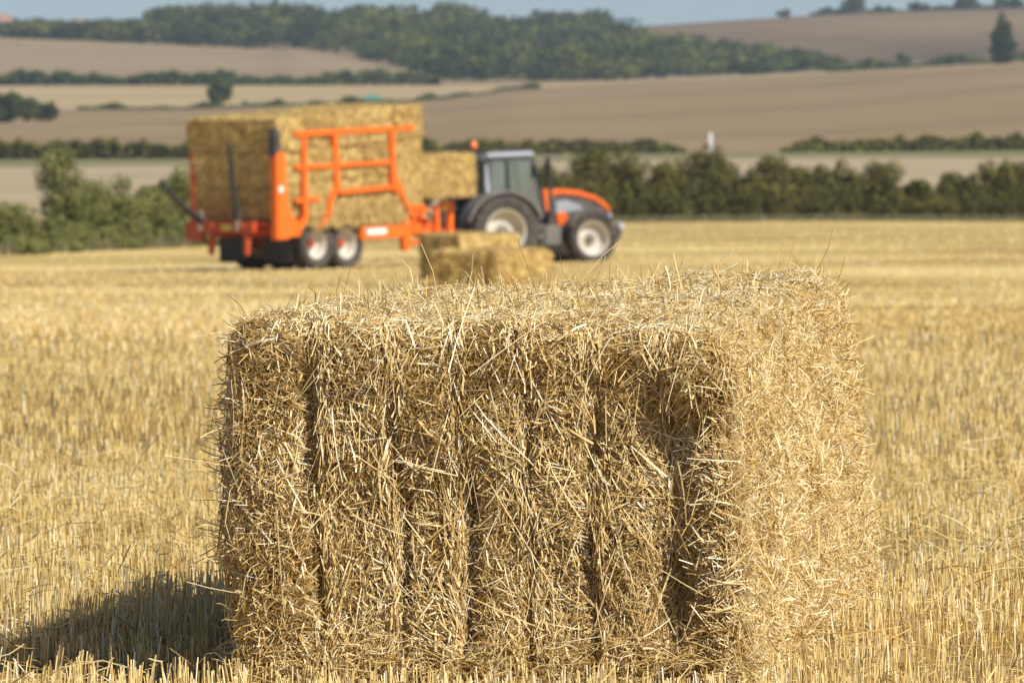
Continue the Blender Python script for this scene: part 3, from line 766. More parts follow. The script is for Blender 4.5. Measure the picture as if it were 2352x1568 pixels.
# rear fenders: a thick arc
for s_ in (-1, 1):
    f = MB(); outer = []; inner = []
    for k in range(17):
        a = math.radians(18 + 146 * k / 16); outer.append((1.16 * math.cos(a) * 1.05, .99 + 1.13 * math.sin(a))); inner.append((1.09 * math.cos(a) * 1.05, .99 + 1.06 * math.sin(a)))
    y0, y1 = sorted((s_ * .52, s_ * 1.24))
    for k in range(16):
        f.prism_y([outer[k], outer[k + 1], inner[k + 1], inner[k]], y0, y1)
    f.build('rear_fender', P_dust, tr, smooth=True)
    f = MB(); outer = []; inner = []
    for k in range(11):
        a = math.radians(30 + 125 * k / 10); outer.append((2.76 + .80 * math.cos(a), .69 + .80 * math.sin(a))); inner.append((2.76 + .76 * math.cos(a), .69 + .76 * math.sin(a)))
    y0, y1 = sorted((s_ * .68, s_ * 1.16))
    for k in range(10): f.prism_y([outer[k], outer[k + 1], inner[k + 1], inner[k]], y0, y1)
    f.build('front_fender', P_dust, tr, smooth=True)
# cab
cb = MB()
for (x0, x1) in ((-.32, -.22),):
    for s_ in (-1, 1): cb.bar((x0, s_ * .62, 1.5), (x1, s_ * .60, 3.0), .17)
for s_ in (-1, 1):
    cb.bar((1.48, s_ * .60, 1.4), (1.16, s_ * .58, 3.0), .12); cb.bar((.38, s_ * .67, 1.3), (.36, s_ * .62, 3.0), .11)
    cb.bar((-.25, s_ * .62, 2.98), (1.16, s_ * .6, 2.98), .08)
cb.box((.55, 0, 1.22), (1.8, 1.2, .42)).box((-.3, 0, 1.75), (.1, 1.24, .55)).box((1.42, 0, 1.5), (.1, 1.2, .3))
cb.build('cab_frame', P_black, tr, bevel=0.015)
for s_ in (-1, 1):
    g = MB(); g.box((.05, s_ * .635, 2.2), (.60, .012, 1.5)); g.build('side_window', M_glass, tr)
    g = MB(); g.prism_y([(.42, 1.2), (1.40, 1.45), (1.14, 2.95), (.42, 2.95)], s_ * .64 - .006, s_ * .64 + .006); g.build('door', M_glass, tr)
g = MB(); g.add([(1.44, -.56, 1.65), (1.44, .56, 1.65), (1.17, .54, 2.95), (1.17, -.54, 2.95), (1.452, -.56, 1.65), (1.452, .56, 1.65), (1.182, .54, 2.95), (1.182, -.54, 2.95)], [(0, 1, 2, 3), (7, 6, 5, 4), (0, 4, 5, 1), (1, 5, 6, 2), (2, 6, 7, 3), (3, 7, 4, 0)])
g.build('windscreen', M_glass, tr)
M_shade_glass = mat_paint('shaded rear glass', (0.03, 0.04, 0.045), 0.12, amt=0.1)  # opaque near-black: shade on the cab rear is put into the colour
g = MB(); g.box((-.34, 0, 2.42), (.03, 1.12, 1.05)); g.build('rear_window', M_shade_glass, tr)
MB().box((.1, 0, 1.75), (.5, .5, .14)).box((-.13, 0, 2.1), (.12, .48, .7)).build('seat', P_dark, tr, bevel=0.05)
sw = MB(); sw.tube([(1.0, 0, 1.5), (.8, 0, 2.05)], .04); sw.tube([(.8 + .07 * math.sin(t), .2 * math.cos(t), 2.07 + .17 * math.sin(t)) for t in np.linspace(0, 2 * math.pi, 17)], .018, 6); sw.build('steering_wheel', P_black, tr)
MB().box((.47, 0, 3.11), (1.52, 1.36, .15)).build('roof', P_silver, tr, bevel=0.05, smooth=True)
MB().box((.47, 0, 3.20), (1.36, 1.22, .07)).build('roof_hatch', P_dark, tr, bevel=0.03)
MB().box((.47, 0, 3.008), (1.42, 1.30, .05)).build('roof_trim', P_black, tr)
for s_ in (-1, 1):
    MB().box((-.3, s_ * .45, 3.04), (.1, .2, .12)).build('work_lamp', P_silver, tr, bevel=0.02)
    # rear corner cladding behind the side window
    MB().prism_y([(-.38, 1.5), (-.02, 1.5), (-.20, 2.0), (-.26, 2.9), (-.34, 2.9)], s_ * .67 - .03, s_ * .67 + .03).build('corner_panel', P_silver if s_ < 0 else P_dark, tr, bevel=0.02)  # far one dark: its paint stands in for shade behind the cab
    m_ = MB(); m_.bar((1.2, s_ * .62, 2.85), (1.42, s_ * 1.08, 2.8), .035); m_.box((1.42, s_ * 1.12, 2.62), (.07, .22, .4)); m_.build('mirror', P_black, tr, bevel=0.01)
bc = MB(); bc.tube([(-.2, .32, 3.2), (-.2, .32, 3.32)], .025)
bc.build('beacon_stalk', P_black, tr)
MB().tube([(-.2, .32, 3.32), (-.2, .32, 3.36), (-.2, .32, 3.48), (-.2, .32, 3.53)], [.09, .10, .09, .04], 16).build('beacon', P_lamp, tr, smooth=True)
MB().tube([(1.72, -.50, 1.3), (1.72, -.50, 2.75), (1.68, -.56, 3.0)], [.085, .085, .06], 12).build('exhaust_pipe', P_black, tr, smooth=True)
MB().prism_y([(1.50, 2.12), (1.78, 2.10), (1.74, 1.5), (1.58, 1.45)], -.56, -.40).build('exhaust_guard', P_hood, tr, bevel=0.02)
hl = MB(); hl.bar((-.6, .35, .75), (-1.15, .3, .55), .08).bar((-.6, -.35, .75), (-1.15, -.3, .55), .08).bar((-.55, 0, 1.3), (-1.1, 0, .95), .06).bar((-.4, 0, .5), (-1.2, 0, .5), .1, .06)
hl.build('rear_linkage', P_dark, tr)

# ------------------------------------------------------------------ bale trailer
TRD = 229.0; TB = math.radians(52)
q = at(541, TRD); tq = Vector((q[0], q[1], -(614 - YH) * TRD / FD))
PITCH = math.radians(1.9)
tl = empty('bale_trailer', tq, (0, -PITCH, TB))
tag(tl, 'bright orange bale collecting trailer with twin axle, stacked high with straw bales', 'trailer')
for x_ in (1.98, 3.27):
    for s_ in (-1, 1):
        wheel(tl, x_, s_ * 1.02, .65 - math.sin(PITCH) * x_ , .70, .58, .43, s_, P_white, P_red, 24, 0.10)
fr = MB()
for s_ in (-1, 1): fr.box((3.4, s_ * .5, .98), (7.2, .16, .3))
for x_ in np.arange(.3, 7, 1.1): fr.box((x_, 0, 1.02), (.14, 2.5, .14))
fr.box((2.46, 0, .72), (2.0, .9, .22)); fr.bar((1.8, -.8, .56), (1.8, .8, .56), .14); fr.bar((3.12, -.8, .56), (3.12, .8, .56), .14)
fr.build('chassis', P_red, tl, bevel=0.01)
MB().box((3.2, 0, 1.19), (6.6, 2.5, .1)).build('load_bed', P_red, tl)
rb = MB(); rb.box((-.22, .25, 1.12), (.22, 2.3, .30)).box((-.22, 1.2, .98), (.2, .55, .52))
rb.build('rear_beam', P_red, tl, bevel=0.02)
for y_ in (.62, -.62): MB().prism_y([(-.3, 1.0), (-.12, 1.0), (-.2, .35), (-.32, .35)], y_ - .06, y_ + .06).build('rear_stand', P_red, tl)
MB().box((-.345, 0, 1.10), (.02, .34, .16)).build('number_plate', P_plate, tl)
for y_ in (.5, -.55, 1.0): MB().box((-.345, y_, 1.17), (.02, .16, .09)).build('tail_lamp', P_lamp, tl)
# rear corner column on the near side
cy = -1.47
MB().prism_y([(-.12, .75), (.42, .75), (.32, 3.05), (.10, 3.15), (-.08, 3.05)], cy - .12, cy + .12).build('corner_column', P_or, tl, bevel=0.03)
MB().prism_y([(.36, 1.95), (.60, 1.42), (1.05, 1.12), (1.0, .82), (.30, .80)], cy - .05, cy + .10).build('column_gusset', P_or, tl, bevel=0.02)
MB().prism_y([(-.10, 3.02), (.22, 3.02), (.15, 3.72), (.0, 3.78), (-.06, 3.7)], cy - .08, cy + .16).build('column_top', P_dark, tl, bevel=0.02)
MB().tube([(.08, cy - .122, 2.12), (.08, cy - .135, 2.12)], .10, 14).build('round_sticker', P_decal, tl)
MB().bar((0, 1.44, 1.0), (.05, 1.50, 3.1), .1).build('far_post', P_red, tl)
# side frame
ty = -1.52
sf = MB()
sf.bar((.75, ty, 3.58), (5.9, ty, 3.63), .15)
sf.bar((.75, ty, 2.68), (4.95, ty, 2.70), .13)
sf.bar((.72, ty, 1.78), (1.75, ty, 1.80), .13)
sf.bar((2.62, ty, 1.95), (5.0, ty, 2.02), .13)
sf.bar((1.13, ty, 3.55), (1.13, ty, 1.25), .17); sf.bar((1.13, ty, 1.32), (.85, ty + .05, .95), .17)
sf.bar((2.45, ty, 3.55), (2.50, ty, 2.05), .19); sf.bar((2.50, ty, 2.08), (2.22, ty, 1.75), .17); sf.bar((2.22, ty, 1.80), (2.12, ty, 1.30), .16); sf.bar((2.12, ty, 1.33), (1.85, ty + .1, 1.0), .13)
sf.bar((4.93, ty, 3.58), (4.95, ty, 2.0), .18); sf.bar((4.95, ty, 2.25), (5.95, ty + .1, 1.15), .16)
sf.prism_y([(4.86, 2.5), (5.05, 2.5), (5.45, 1.9), (5.2, 1.85), (4.86, 1.95)], ty - .05, ty + .05)
sf.build('side_frame', P_or, tl, bevel=0.025)
MB().bar((5.9, ty, 3.62), (6.5, ty, 3.66), .05).build('frame_pin', P_dark, tl)
# rear tines
MB().tube([(-.28, -.35, 1.3), (-.42, -.33, 2.2), (-.52, -.30, 3.35)], [.09, .08, .06], 10).build('rear_tine', P_black, tl, smooth=True)
MB().tube([(-.28, .95, 1.25), (-1.0, 1.05, 1.75), (-1.75, 1.15, 2.35)], [.10, .09, .06], 10).build('rear_tine', P_black, tl, smooth=True)
for y_ in (-.35, .95): MB().tube([(-.28, y_, 1.0), (-.28, y_, 1.55)], .085, 10).build('tine_socket', P_steel, tl, smooth=True)
# front working parts
MB().box((4.75, -1.28, .80), (2.1, .30, .36)).build('side_beam', P_or, tl, bevel=0.03)
MB().box((4.35, -1.436, .83), (.85, .012, .17)).build('lettering_strip', P_decal, tl)
br = MB(); br.prism_y([(5.55, 1.35), (5.85, 1.35), (5.95, .85), (5.85, .25), (5.60, .25), (5.55, .8)], -1.40, -1.22)
br.build('pick_up_bracket', P_or, tl, bevel=0.02)
fa = MB()
fa.bar((5.9, -1.2, 1.25), (7.6, -.6, 1.32), .16); fa.bar((6.0, -1.25, .85), (8.3, -.3, .78), .24, .30); fa.bar((6.9, -.95, .5), (6.9, -.95, 1.5), .16)
fa.bar((7.7, -.9, .55), (7.9, -.7, 1.35), .14); fa.bar((6.4, 1.2, 1.1), (8.2, .3, .9), .2); fa.bar((6.3, -1.2, 1.1), (6.3, 1.2, 1.1), .2)
fa.bar((7.2, -.9, 1.0), (7.2, .9, 1.0), .16); fa.box((6.6, -.9, 1.42), (.7, .3, .14)); fa.bar((8.7, -.5, .5), (8.85, -.45, 1.5), .17); fa.bar((7.9, -.6, 1.35), (8.8, -.45, 1.45), .10)
fa.bar((6.0, -1.3, .45), (6.6, -1.1, .45), .12)
fa.build('pick_up_frame', P_or, tl, bevel=0.015)
MB().bar((6.3, 0, .85), (9.55, 0, .55), .26, .30).build('drawbar', P_red, tl, bevel=0.02)
MB().box((7.5, -.3, 1.5), (.9, .5, .22)).build('valve_block', P_dark, tl, bevel=0.04)
MB().tube([(7.1, -.75, 1.35), (8.3, -.45, 1.72)], .07, 12).build('hydraulic_cylinder', P_steel, tl, smooth=True)
MB().tube([(8.6, -.4, 1.25), (8.6, -.4, 1.55)], .13, 12).build('spherical_accumulator', P_plate, tl, smooth=True)
MB().tube([(7.9, .05, 1.5), (8.6, .05, 1.1), (9.2, .05, 1.05), (9.7, 0, 1.3)], .035, 8).build('hydraulic_hose', P_black, tl, smooth=True)
MB().box((5.4, -.2, 1.05), (1.6, 1.8, .30)).build('chain_table', P_dark, tl, bevel=0.03)

for y_ in (-.62, .95): MB().box((1.05, y_, .52), (.05, .95, .85)).build('underbed_shade_panel', P_black, tl, bevel=0.01)  # black panels added to imitate the dark shade beneath the trailer
# the load: 5 x 3 bales laid crosswise, one standing at the front
tl_M = Matrix.Translation(tq) @ tl.rotation_euler.to_matrix().to_4x4()
GE = np.array([-.42, -.25, -.09, .08, .25, .42])
protos = [far_bale((1.25, 2.95, .93), GE, 600 + k, fuzz=420, r_=.06, gd=.035) for k in range(5)]
LAY = ['bottom', 'middle', 'top']; POS = ['rearmost', 'second from the rear', 'middle', 'second from the front', 'frontmost']
rj = np.random.default_rng(12)
extra = math.radians(2.2)
k = 0
for lz in range(3):
    for ix in range(5):
        o = link('straw_bale', protos[(lz * 2 + ix) % 5])
        lx = .70 + ix * 1.262 + rj.normal(0, .022) + (0.0 if lz < 2 else -.02)
        lyy = rj.normal(0, .05) + (0.06 if lz == 2 else 0); lzz = 1.26 + lz * .915 + lx * math.sin(extra)
        Ml = Matrix.Translation((lx, lyy, lzz)) @ Matrix.Rotation(-extra + rj.normal(0, .006), 4, 'Y') @ Matrix.Rotation(rj.normal(0, .012) + (math.pi if rj.random() < .5 else 0), 4, 'Z')
        o.matrix_world = tl_M @ Ml
        if lz == 2: o.scale = (1, 1.09, 1.02)
        tag(o, f'straw bale in the {LAY[lz]} layer of the trailer load, {POS[ix]} of five', 'straw bale', 'bales stacked on the trailer')
fb = link('straw_bale', far_bale((1.15, 2.45, 1.22), GE * .8, 640, fuzz=700, r_=.05, gd=.0))
fb.matrix_world = tl_M @ Matrix.Translation((8.05, -.45, 1.62)) @ Matrix.Rotation(math.radians(90) - .05, 4, 'Z')
tag(fb, 'single straw bale carried lower at the front of the trailer, right behind the tractor cab', 'straw bale', 'bales stacked on the trailer')
# ragged straw hanging under the side of the load
r = np.random.default_rng(91); n = 5200
cx = r.choice([1.75, 2.35, 2.9, 3.5, 4.2, 4.8, 5.3], n) + r.normal(0, .22, n); 
P = np.stack([cx, -1.38 + r.normal(0, .07, n), 1.22 + r.uniform(-.20, .5, n) * np.clip(1 - np.abs(((cx * 1.3) % 1) - .5), .3, 1)], 1)
T = unit(np.stack([r.normal(0, .6, n), r.normal(0, .3, n), -np.ones(n)], 1))
V, Q, A = straws(P, T, np.tile(np.array([[0, -1., 0]]), (n, 1)), r.uniform(.08, .28, n), r.uniform(.012, .03, n), r.normal(0, .06, n), np.clip(r.normal(.6, .22, n), 0, 1), segs=2)
o = link('loose_straw', np_mesh('loose_straw', V, [Q], [M_farstraw], v=A)); o.matrix_world = tl_M
tag(o, 'ragged loose straw spilling over the near edge of the trailer bed above the wheels', 'loose straw', kind='stuff')

# ------------------------------------------------------------------ foliage
def cards(P, N, s, rr, asp=0.7):
    n = len(P); T = unit(np.cross(N, rr.normal(0, 1, (n, 3)))); B = np.cross(N, T)
    a = T * (s / 2)[:, None]; b = B * (s * asp / 2)[:, None]; c = N * (s * 0.12)[:, None]
    V = np.stack([P - a, P - b + c, P + a, P + b + c], 1).reshape(-1, 3)
    return V, np.arange(n * 4).reshape(n, 4)
def crown(lobes, n, s, rr, flat=1.0):
    """lobes: list (cx,cy,cz,rx,ry,rz); cards through the volume, denser towards the skin"""
    lobes = np.array(lobes, float); vol = (lobes[:, 3] * lobes[:, 4] * lobes[:, 5]) ** 0.75
    k = rr.choice(len(lobes), n, p=vol / vol.sum())
    d = unit(rr.normal(0, 1, (n, 3))); rad = rr.random(n) ** 0.28
    wob = 1 + 0.22 * vnoise(d * 1.0 + k[:, None] * 3.7, 0.55, 3)
    P = lobes[k, :3] + d * lobes[k, 3:] * (rad * wob)[:, None]
    N = unit(d + rr.normal(0, 0.38, (n, 3)))
    V, Q = cards(P, N, s * rr.uniform(.6, 1.4, n), rr)
    v = np.clip(0.45 + rr.normal(0, .18, n) + .22 * vnoise(P, s * 7, 8) + .22 * (rr.random(len(lobes))[k] - .5), 0, 1)
    return V, Q, np.repeat(v, 4)
def auto_lobes(w, h, rr, n=9, base=0.15, taper=0.3, dep=None, rmin=.22, rmax=.36):
    out = []
    for i in range(n):
        t = rr.random(); z = h * (base + (0.92 - base) * t); ww = w / 2 * (1 - taper * t)
        rr_ = rr.uniform(rmin, rmax) * min(w, h)
        out.append((rr.uniform(-1, 1) * max(ww - rr_ * .7, .01), rr.uniform(-1, 1) * max((dep or w) / 2 * .7 - rr_ * .5, .01), min(z, h - rr_ * .7), rr_, rr_, rr_ * rr.uniform(.8, 1.15)))
    out.append((0, 0, h * .42, w * .34, (dep or w) * .3, h * .38))
    return out
def trunk_mb(h, w, rr, stems_=3, r0=.06):
    m = MB()
    for i in range(stems_):
        a = rr.uniform(0, 6.28); e = rr.uniform(.1, .32) * w
        b0 = Vector((rr.normal(0, .08) * w, rr.normal(0, .08) * w, -.1)); b2 = Vector((math.cos(a) * e, math.sin(a) * e, h * .8))
        mid = (b0 + b2) / 2 + Vector((rr.normal(0, .06) * w, rr.normal(0, .06) * w, 0))
        m.tube([b0, mid, b2], [r0, r0 * .65, r0 * .25], 6)
        for j in range(3):
            t = rr.uniform(.35, .8); p0 = b0.lerp(b2, t); p1 = p0 + Vector((rr.normal(0, .25) * w, rr.normal(0, .25) * w, rr.uniform(.1, .3) * h))
            m.tube([p0, p1], [r0 * .4, r0 * .12], 5)
    return m
def plant(name, loc, w, h, n, s, mat, rr, label, cat, group=None, lobes=None, stems_=3, r0=.06, part='crown', **kw):
    e = empty(name, loc); tag(e, label, cat, group)
    V, Q, A = crown(lobes or auto_lobes(w, h, rr, **kw), n, s, rr)
    link(part, np_mesh(part, V, [Q], [mat], v=A), e)
    trunk_mb(h, w, rr, stems_, r0).build('trunk', M_bark, e)
    return e
ORD = ['first', 'second', 'third', 'fourth', 'fifth', 'sixth', 'seventh', 'eighth', 'ninth', 'tenth', 'eleventh', 'twelfth', 'thirteenth', 'fourteenth', 'fifteenth', 'sixteenth', 'seventeenth', 'eighteenth', 'nineteenth', 'twentieth']
# right hedge: (X, top Y, width)
hedge_r = [(1270, 372, 110), (1350, 352, 110), (1440, 362, 120), (1530, 372, 110), (1610, 336, 130), (1700, 372, 100), (1775, 366, 110), (1850, 386, 105), (1925, 372, 110), (2010, 378, 120), (2085, 418, 95), (2150, 424, 90), (2215, 398, 100), (2285, 376, 110), (2350, 372, 120), (2430, 380, 120)]
rr = np.random.default_rng(33)
for i, (X, Yt, wpx) in enumerate(hedge_r):
    d = float(np.interp(X, [1180, 1400, 1900, 2352], [395, 432, 444, 453])) + 2.0
    loc = at(X, d); zt = -(Yt - YH) * d / FD; h = zt - loc[2] + .05; wd = wpx * 1.12 * d / FD
    lab = f'dark green hawthorn bush in the far hedge, {ORD[i - 2]} to the right of the tractor nose' if i >= 2 else ('dark hedge bush directly behind the tractor cab' if i == 0 else 'dark hedge bush rising behind the tractor bonnet')
    lob = auto_lobes(wd, h, rr, 22, .05, .05, 2.2, .12, .27) + [(0, 0, h * .34, wd * .6, 1.2, h * .40)]
    plant('bush', loc, wd, h, 5200, .19, M_leaf_r, rr, lab, 'bush', 'hawthorn bushes in the hedge behind the tractor', lobes=lob, stems_=5, r0=.05)
# left scrub: (X, top Y, width, depth)
scrub = [(10, 472, 150, 'low bramble bush at the left frame edge'), (60, 505, 110, 'brownish bramble clump below the tall left bush'), (150, 345, 130, 'tall dark green bush standing highest on the left'), (215, 425, 110, 'rounded bush just right of the tallest left bush'),
         (290, 402, 120, 'leafy bush with a pointed top midway along the left hedge'), (350, 440, 110, 'lower bush left of the trailer rear'), (400, 385, 120, 'tall bush partly hidden by the trailer rear'), (470, 420, 120, 'bush behind the rear corner of the straw load'), (120, 500, 120, 'low scrubby bush in front of the tallest left bush'), (255, 500, 130, 'low grassy bramble clump in the middle of the left hedge'), (-60, 440, 130, 'bush just cut by the left frame edge')]
for i, (X, Yt, wpx, lab) in enumerate(scrub):
    d = float(np.interp(X, [0, 430], [263, 291])) + (1.2 if Yt > 465 else 3.0)
    loc = at(X, d); h = -(Yt - YH) * d / FD - loc[2] + .05; wd = wpx * 1.15 * d / FD
    lob = auto_lobes(wd, h, rr, 20, .03, .25 if i != 2 else .1, 2.0, .13, .30) + [(0, 0, h * .15, wd * .6, 1.2, min(h * .3, .8))]
    if i == 2: lob += [(-.1, 0, h * .72, wd * .36, .8, h * .2), (.25, 0, h * .5, wd * .34, .8, h * .25), (-.2, 0, h * .4, wd * .3, .8, h * .25)]
    plant('bush', loc, wd, h, 5600, .12, M_leaf_l, rr, lab, 'bush', 'bushes along the left edge of the field', lobes=lob, stems_=4, r0=.035)
# rank grass at the foot of both hedges
r = np.random.default_rng(71); n = 16000
Xs = np.where(r.random(n) < .5, r.uniform(-100, 520, n), r.uniform(1150, 2460, n))
dd = np.interp(Xs, [-100, 0, 430, 980, 1400, 1900, 2460], [256, 262, 290, 350, 430, 440, 452]) + r.normal(.3, .5, n)
x = (Xs - XC) * dd / FD; hh = r.uniform(.10, .38, n)
T = unit(np.stack([r.normal(0, .25, n), r.normal(0, .25, n), np.ones(n)], 1))
V, Q, A = straws(np.stack([x, dd, gz(x, dd)], 1) + T * (hh / 2)[:, None], T, unit(r.normal(0, 1, (n, 3))), hh, r.uniform(.02, .05, n), r.normal(0, .08, n), r.random(n), segs=1)
M_rank = mat_straw('rank grass', [(0, (0.10, 0.11, 0.05)), (.6, (0.22, 0.20, 0.09)), (1, (0.40, 0.32, 0.17))], .25)
tag(link('rank_grass', np_mesh('rank_grass', V, [Q], [M_rank], v=A)), 'long dry rank grass along the foot of the hedges', 'grass', kind='stuff')

# far clipped hedges: each hedge one thing
def far_hedge(Xs, Yb_fn_d, hpx, n, s, mat, seed, label, depth=3.0):
    """Xs range; depth function; height in grid px (callable of X)"""
    r = np.random.default_rng(seed)
    X = r.uniform(Xs[0], Xs[1], n); d = Yb_fn_d(X)
    x = (X - XC) * d / FD; hs = hpx(X) * d / FD
    bump = 1 + .28 * vnoise(np.stack([X / 22., 0 * X, 0 * X], 1), 1, seed) + .12 * vnoise(np.stack([X / 6., 0 * X, 0 * X], 1), 1, seed + 1)
    zz = r.random(n) ** .7
    base = gz(x, d)
    P = np.stack([x, d + r.uniform(-.5, .5, n) * depth, base + zz * hs * bump], 1)
    N = unit(np.stack([r.normal(0, .6, n), -np.abs(r.normal(0, .7, n)), np.abs(r.normal(0, .8, n))], 1))
    V, Q = cards(P, N, s * r.uniform(.6, 1.4, n), r)
    v = np.clip(.45 + r.normal(0, .2, n) + .25 * vnoise(np.stack([X / 14., zz, 0 * X], 1), 1, seed + 2), 0, 1)
    return tag(link('hedge', np_mesh('hedge', V, [Q], [mat], v=np.repeat(v, 4))), label, 'hedge')
dC = lambda X: np.interp(X, [0, 430, 980, 1400, 1900, 2352], [860, 860, 880, 900, 920, 930])
far_hedge((-300, 1000), dC, lambda X: 38 + 0 * X, 15000, .55, M_leaf_r, 81, 'long dark hedge crossing behind the left bushes and the trailer load')
far_hedge((960, 1575), dC, lambda X: np.interp(X, [960, 1500, 1575], [28, 30, 5]), 7000, .5, M_leaf_r, 82, 'low dark hedge running behind the tractor roof')
far_hedge((1795, 2700), dC, lambda X: np.interp(X, [1795, 1850, 2352], [6, 26, 33]), 11000, .5, M_leaf_r, 83, 'trimmed green hedge above the grass strip on the right')
dE = lambda X: np.interp(X, [0, 500, 980], [2005, 2005, 2055])
far_hedge((-300, 1010), dE, lambda X: 24 + 6 * np.sin(X / 60.), 9000, 1.3, M_leaf_f, 84, 'thin dark hedge line between the two far left fields', 5)
dD = lambda X: np.interp(X, [0, 430, 980, 1180], [1502, 1502, 1602, 1702])
far_hedge((180, 560), dD, lambda X: np.clip(9 * np.sin(X / 23.) * np.sin(X / 61.) + 3, 0, 12), 1500, .9, M_leaf_f, 85, 'sparse scrubby hedge at the lower edge of the light field', 4)
far_hedge((560, 1240), dD, lambda X: np.clip(10 * np.sin(X / 19.) * np.sin(X / 47.) + 4, 0, 13), 2600, .9, M_leaf_f, 86, 'broken line of small shrubs beyond the straw load', 4)
dW = lambda X: np.interp(X, [1400, 1900, 2352], [2180, 2230, 2280])
far_hedge((1900, 2500), dW, lambda X: 12 + 9 * np.sin(X / 31.), 3600, 1.4, M_leaf_f, 87, 'bushy hedge along the crest at the foot of the right hill', 5)

far_hedge((1860, 2600), lambda X: 3385 + 0 * X, lambda X: np.clip(9 + 6 * np.sin(X / 27.) * np.sin(X / 71.), 2, 14), 3000, 1.8, M_leaf_f, 88, 'low hedge joining the trees along the right skyline', 5)
# the wood on the hill: one mass of many crowns
rr = np.random.default_rng(44)
def wood():
    out = []
    top = lambda X: np.interp(X, [-300, 0, 340, 365, 1330, 1400, 1500, 1650, 1800, 1960], [84, 84, 84, 70, 60, 92, 118, 138, 152, 165])
    cnt = 0
    D_, Z_ = None, None
    tries = 0
    while cnt < 900 and tries < 8:
        tries += 1
        n = 2500
        X = rr.uniform(-350, 1960, n); t = rr.random(n)
        d0 = np.interp(X, LINES[10]['xs'], LINES[10]['ds']); d1 = np.interp(X, LINES[11]['xs'], LINES[11]['ds'])
        d0 = np.where(X > 990, np.interp(X, LINES[8]['xs'], LINES[8]['ds']) + 60, d0)
        d = d0 + (d1 - d0) * t; x = (X - XC) * d / FD; z = gz(x, d); Y = YH - z * FD / d
        ok = Y > top(X)
        for i in np.nonzero(ok)[0]:
            if cnt >= 900: break
            small = X[i] < 360
            w_ = rr.choice([6.5, 9, 12, 16]) * rr.uniform(.85, 1.15) * (.7 if small else 1); h_ = rr.uniform(5, 11.5) * (.62 if small else 1) * np.interp(X[i], [1400, 1960], [1, .55])
            lob = [(0, 0, h_ * .5, w_ * .45, w_ * .45, h_ * .45)] + [(rr.uniform(-.4, .4) * w_, rr.uniform(-.4, .4) * w_, h_ * rr.uniform(.35, .8), w_ * .24, w_ * .24, h_ * .22) for _ in range(6)]
            V, Q, A = crown(lob, 210, 1.5, rr)
            V = V + np.array([x[i], d[i], z[i] - .4])
            A = np.clip(A + rr.normal(0, .26), 0, 1)
            out.append((V, Q, A)); cnt += 1
    return merge(out)
V, Q, A = wood()
tag(link('woodland', np_mesh('woodland', V, [Q], [M_leaf_f], v=A)), 'dense mixed wood covering the hill across the top of the view', 'wood', kind='stuff')

# single far trees
def far_tree(X, d, wpx, hpx, label, name='tree', mat=None, shape='round', n=1500, group=None, cards_s=None):
    loc = at(X, d); wd = wpx * d / FD; h = hpx * d / FD
    if shape == 'conifer':
        lob = [(rr.normal(0, .05) * wd, 0, h * t, wd / 2 * f_, wd / 2 * f_, h * .12) for t, f_ in zip(np.linspace(.06, .92, 9), (.8, .9, .95, .98, .9, .8, .62, .42, .22))]
    else:
        lob = auto_lobes(wd, h, rr, 8, .3, .2)
    return plant(name, loc, wd, h, n, cards_s or wd * .10, mat or M_leaf_f, rr, label, 'tree', group, lobes=lob, stems_=2, r0=h * .025)
far_tree(500, 1560, 78, 60, 'lone round dark tree standing above the left end of the straw load')
far_tree(2303, 1900, 66, 116, 'tall dark conical tree on the crest at the right', 'conifer_tree', M_leaf_c, 'conifer', 2600)
far_tree(10, 1300, 110, 75, 'broad green tree cut by the left frame edge, tallest of its clump', n=2200)
far_tree(62, 1310, 70, 52, 'middle green tree of the clump at the left edge')
far_tree(112, 1310, 62, 42, 'lowest tree at the right end of the left edge clump')
sk = [(1960, 42, 62, 'rounded tree on the far right skyline, largest of the row'), (1905, 14, 30, 'tiny bush on the skyline just left of the round tree'), (2030, 12, 55, 'low skyline bush just right of the round tree'), (2112, 16, 70, 'low spreading skyline tree between the round tree and the right clump'), (2220, 28, 88, 'broad skyline tree above the left of the conical tree'), (2320, 22, 90, 'skyline tree at the top right corner'), (1800, 14, 38, 'faint small skyline tree at the left end of the row')]
for X, hp, wpx, lab in sk: far_tree(X, 3380, wpx, hp + 6, lab, group='trees along the right skyline', n=900)
far_tree(1330, 3150, 28, 40, 'small pointed tree at the right end of the wood skyline', n=700)
for X, hp, lab in ((2075, 34, 'slim dark tree rising from the crest hedge on the right'), (2180, 24, 'small rounded tree in the crest hedge left of the conical tree')):
    far_tree(X, 2250, 40, hp, lab, group='trees in the crest hedge', n=800)
# wooden post / marker in the tan field
mk = at(1632, 905); mo = MB(); mo.prism_y([(-.2, -.1), (.2, -.1), (.22, 2.0), (.14, 2.2), (-.14, 2.2), (-.22, 2.0)], -.2, .2)
mko = mo.build('marker_post', P_decal, None, bevel=0.05); mko.location = mk
tag(mko, 'small white upright marker standing in the tan field above the hedge', 'marker')
# green tarpaulin covered heap
th = at(855, 1640); hp_ = MB(); hp_.prism_y([(-1.7, 0), (1.7, 0), (1.5, .8), (.6, 1.15), (-.9, 1.1), (-1.5, .7)], -1, 1)
M_tarp = mat_paint('teal tarpaulin', (0.08, 0.30, 0.27), .5)
ho = hp_.build('covered_heap', M_tarp, None, bevel=.12); ho.location = th; ho.scale = (1.1, 1, .9)
tag(ho, 'small teal covered heap beyond the straw load at the light field edge', 'heap')
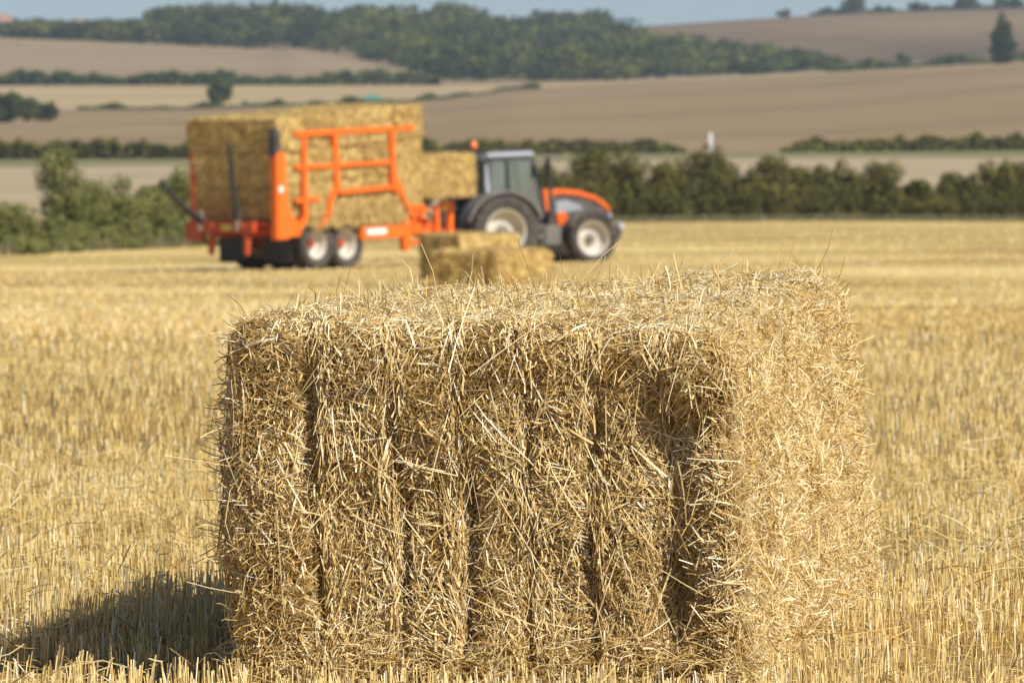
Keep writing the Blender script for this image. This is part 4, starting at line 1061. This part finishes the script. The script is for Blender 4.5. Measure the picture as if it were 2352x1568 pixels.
# houses peeping from the trees on the left
M_wall = mat_paint('house wall', (.62, .52, .45), .8); M_roofr = mat_paint('clay roof tiles', (.36, .20, .13), .8); M_wht = mat_paint('white render', (.6, .6, .58), .8)
def house(X, d, w_, h_, wall, label, Y=None):
    e = empty('house', at(X, d) if Y is None else at(X, d, Y)); tag(e, label, 'house')
    MB().box((0, 0, h_ / 2 - 1), (w_, 6, h_ + 2)).build('wall', wall, e)
    MB().add([(-w_ / 2 - .4, -3.4, h_), (w_ / 2 + .4, -3.4, h_), (w_ / 2 + .4, 3.4, h_), (-w_ / 2 - .4, 3.4, h_), (-w_ / 2 - .4, 0, h_ + 2.6), (w_ / 2 + .4, 0, h_ + 2.6)], [(0, 1, 5, 4), (2, 3, 4, 5), (0, 4, 3), (1, 2, 5), (0, 3, 2, 1)]).build('roof', M_roofr, e)
    for sx in (-.28, .28): MB().box((sx * w_, -3.02, h_ * .55), (1.1, .1, 1.3)).build('window', P_black, e)
house(176, 2700, 3.4, 1.6, M_wall, 'small house with clay tiled roof among the far left trees', 74)
house(12, 2600, 3.2, 2.0, M_wht, 'small white gabled house at the far left above the upper field', 66)
# thin pole in the upper left field
po = at(42, 2440); MB().tube([(0, 0, 0), (0, 0, 5.5)], .12, 8).bar((-.8, 0, 5.1), (.8, 0, 5.1), .12).build('utility_pole', M_bark, None).location = po
tag(bpy.data.objects['utility_pole'], 'thin wooden utility pole at the top of the upper left field', 'pole')

# ------------------------------------------------------------------ haze
def haze():
    x0, x1, y0, y1, z0, z1 = -4200, 4200, -70, 5400, -8, 130
    V = [(x, y, z) for x in (x0, x1) for y in (y0, y1) for z in (z0, z1)]
    me = bpy.data.meshes.new('haze'); me.from_pydata(V, [], [(0, 1, 3, 2), (4, 6, 7, 5), (0, 4, 5, 1), (2, 3, 7, 6), (0, 2, 6, 4), (1, 5, 7, 3)])
    m = bpy.data.materials.new('haze'); m.use_nodes = True; n = m.node_tree; n.nodes.clear()
    out = n.nodes.new('ShaderNodeOutputMaterial'); pv = n.nodes.new('ShaderNodeVolumePrincipled')
    pv.inputs['Color'].default_value = (.60, .78, 1.0, 1); pv.inputs['Density'].default_value = 0.000075; pv.inputs['Anisotropy'].default_value = 0.2
    n.links.new(pv.outputs[0], out.inputs['Volume']); me.materials.append(m)
    tag(link('haze', me), 'thin blue summer haze over the whole valley', 'haze', kind='stuff')
haze()
scn.cycles.max_bounces = 8
scn.cycles.volume_bounces = 1
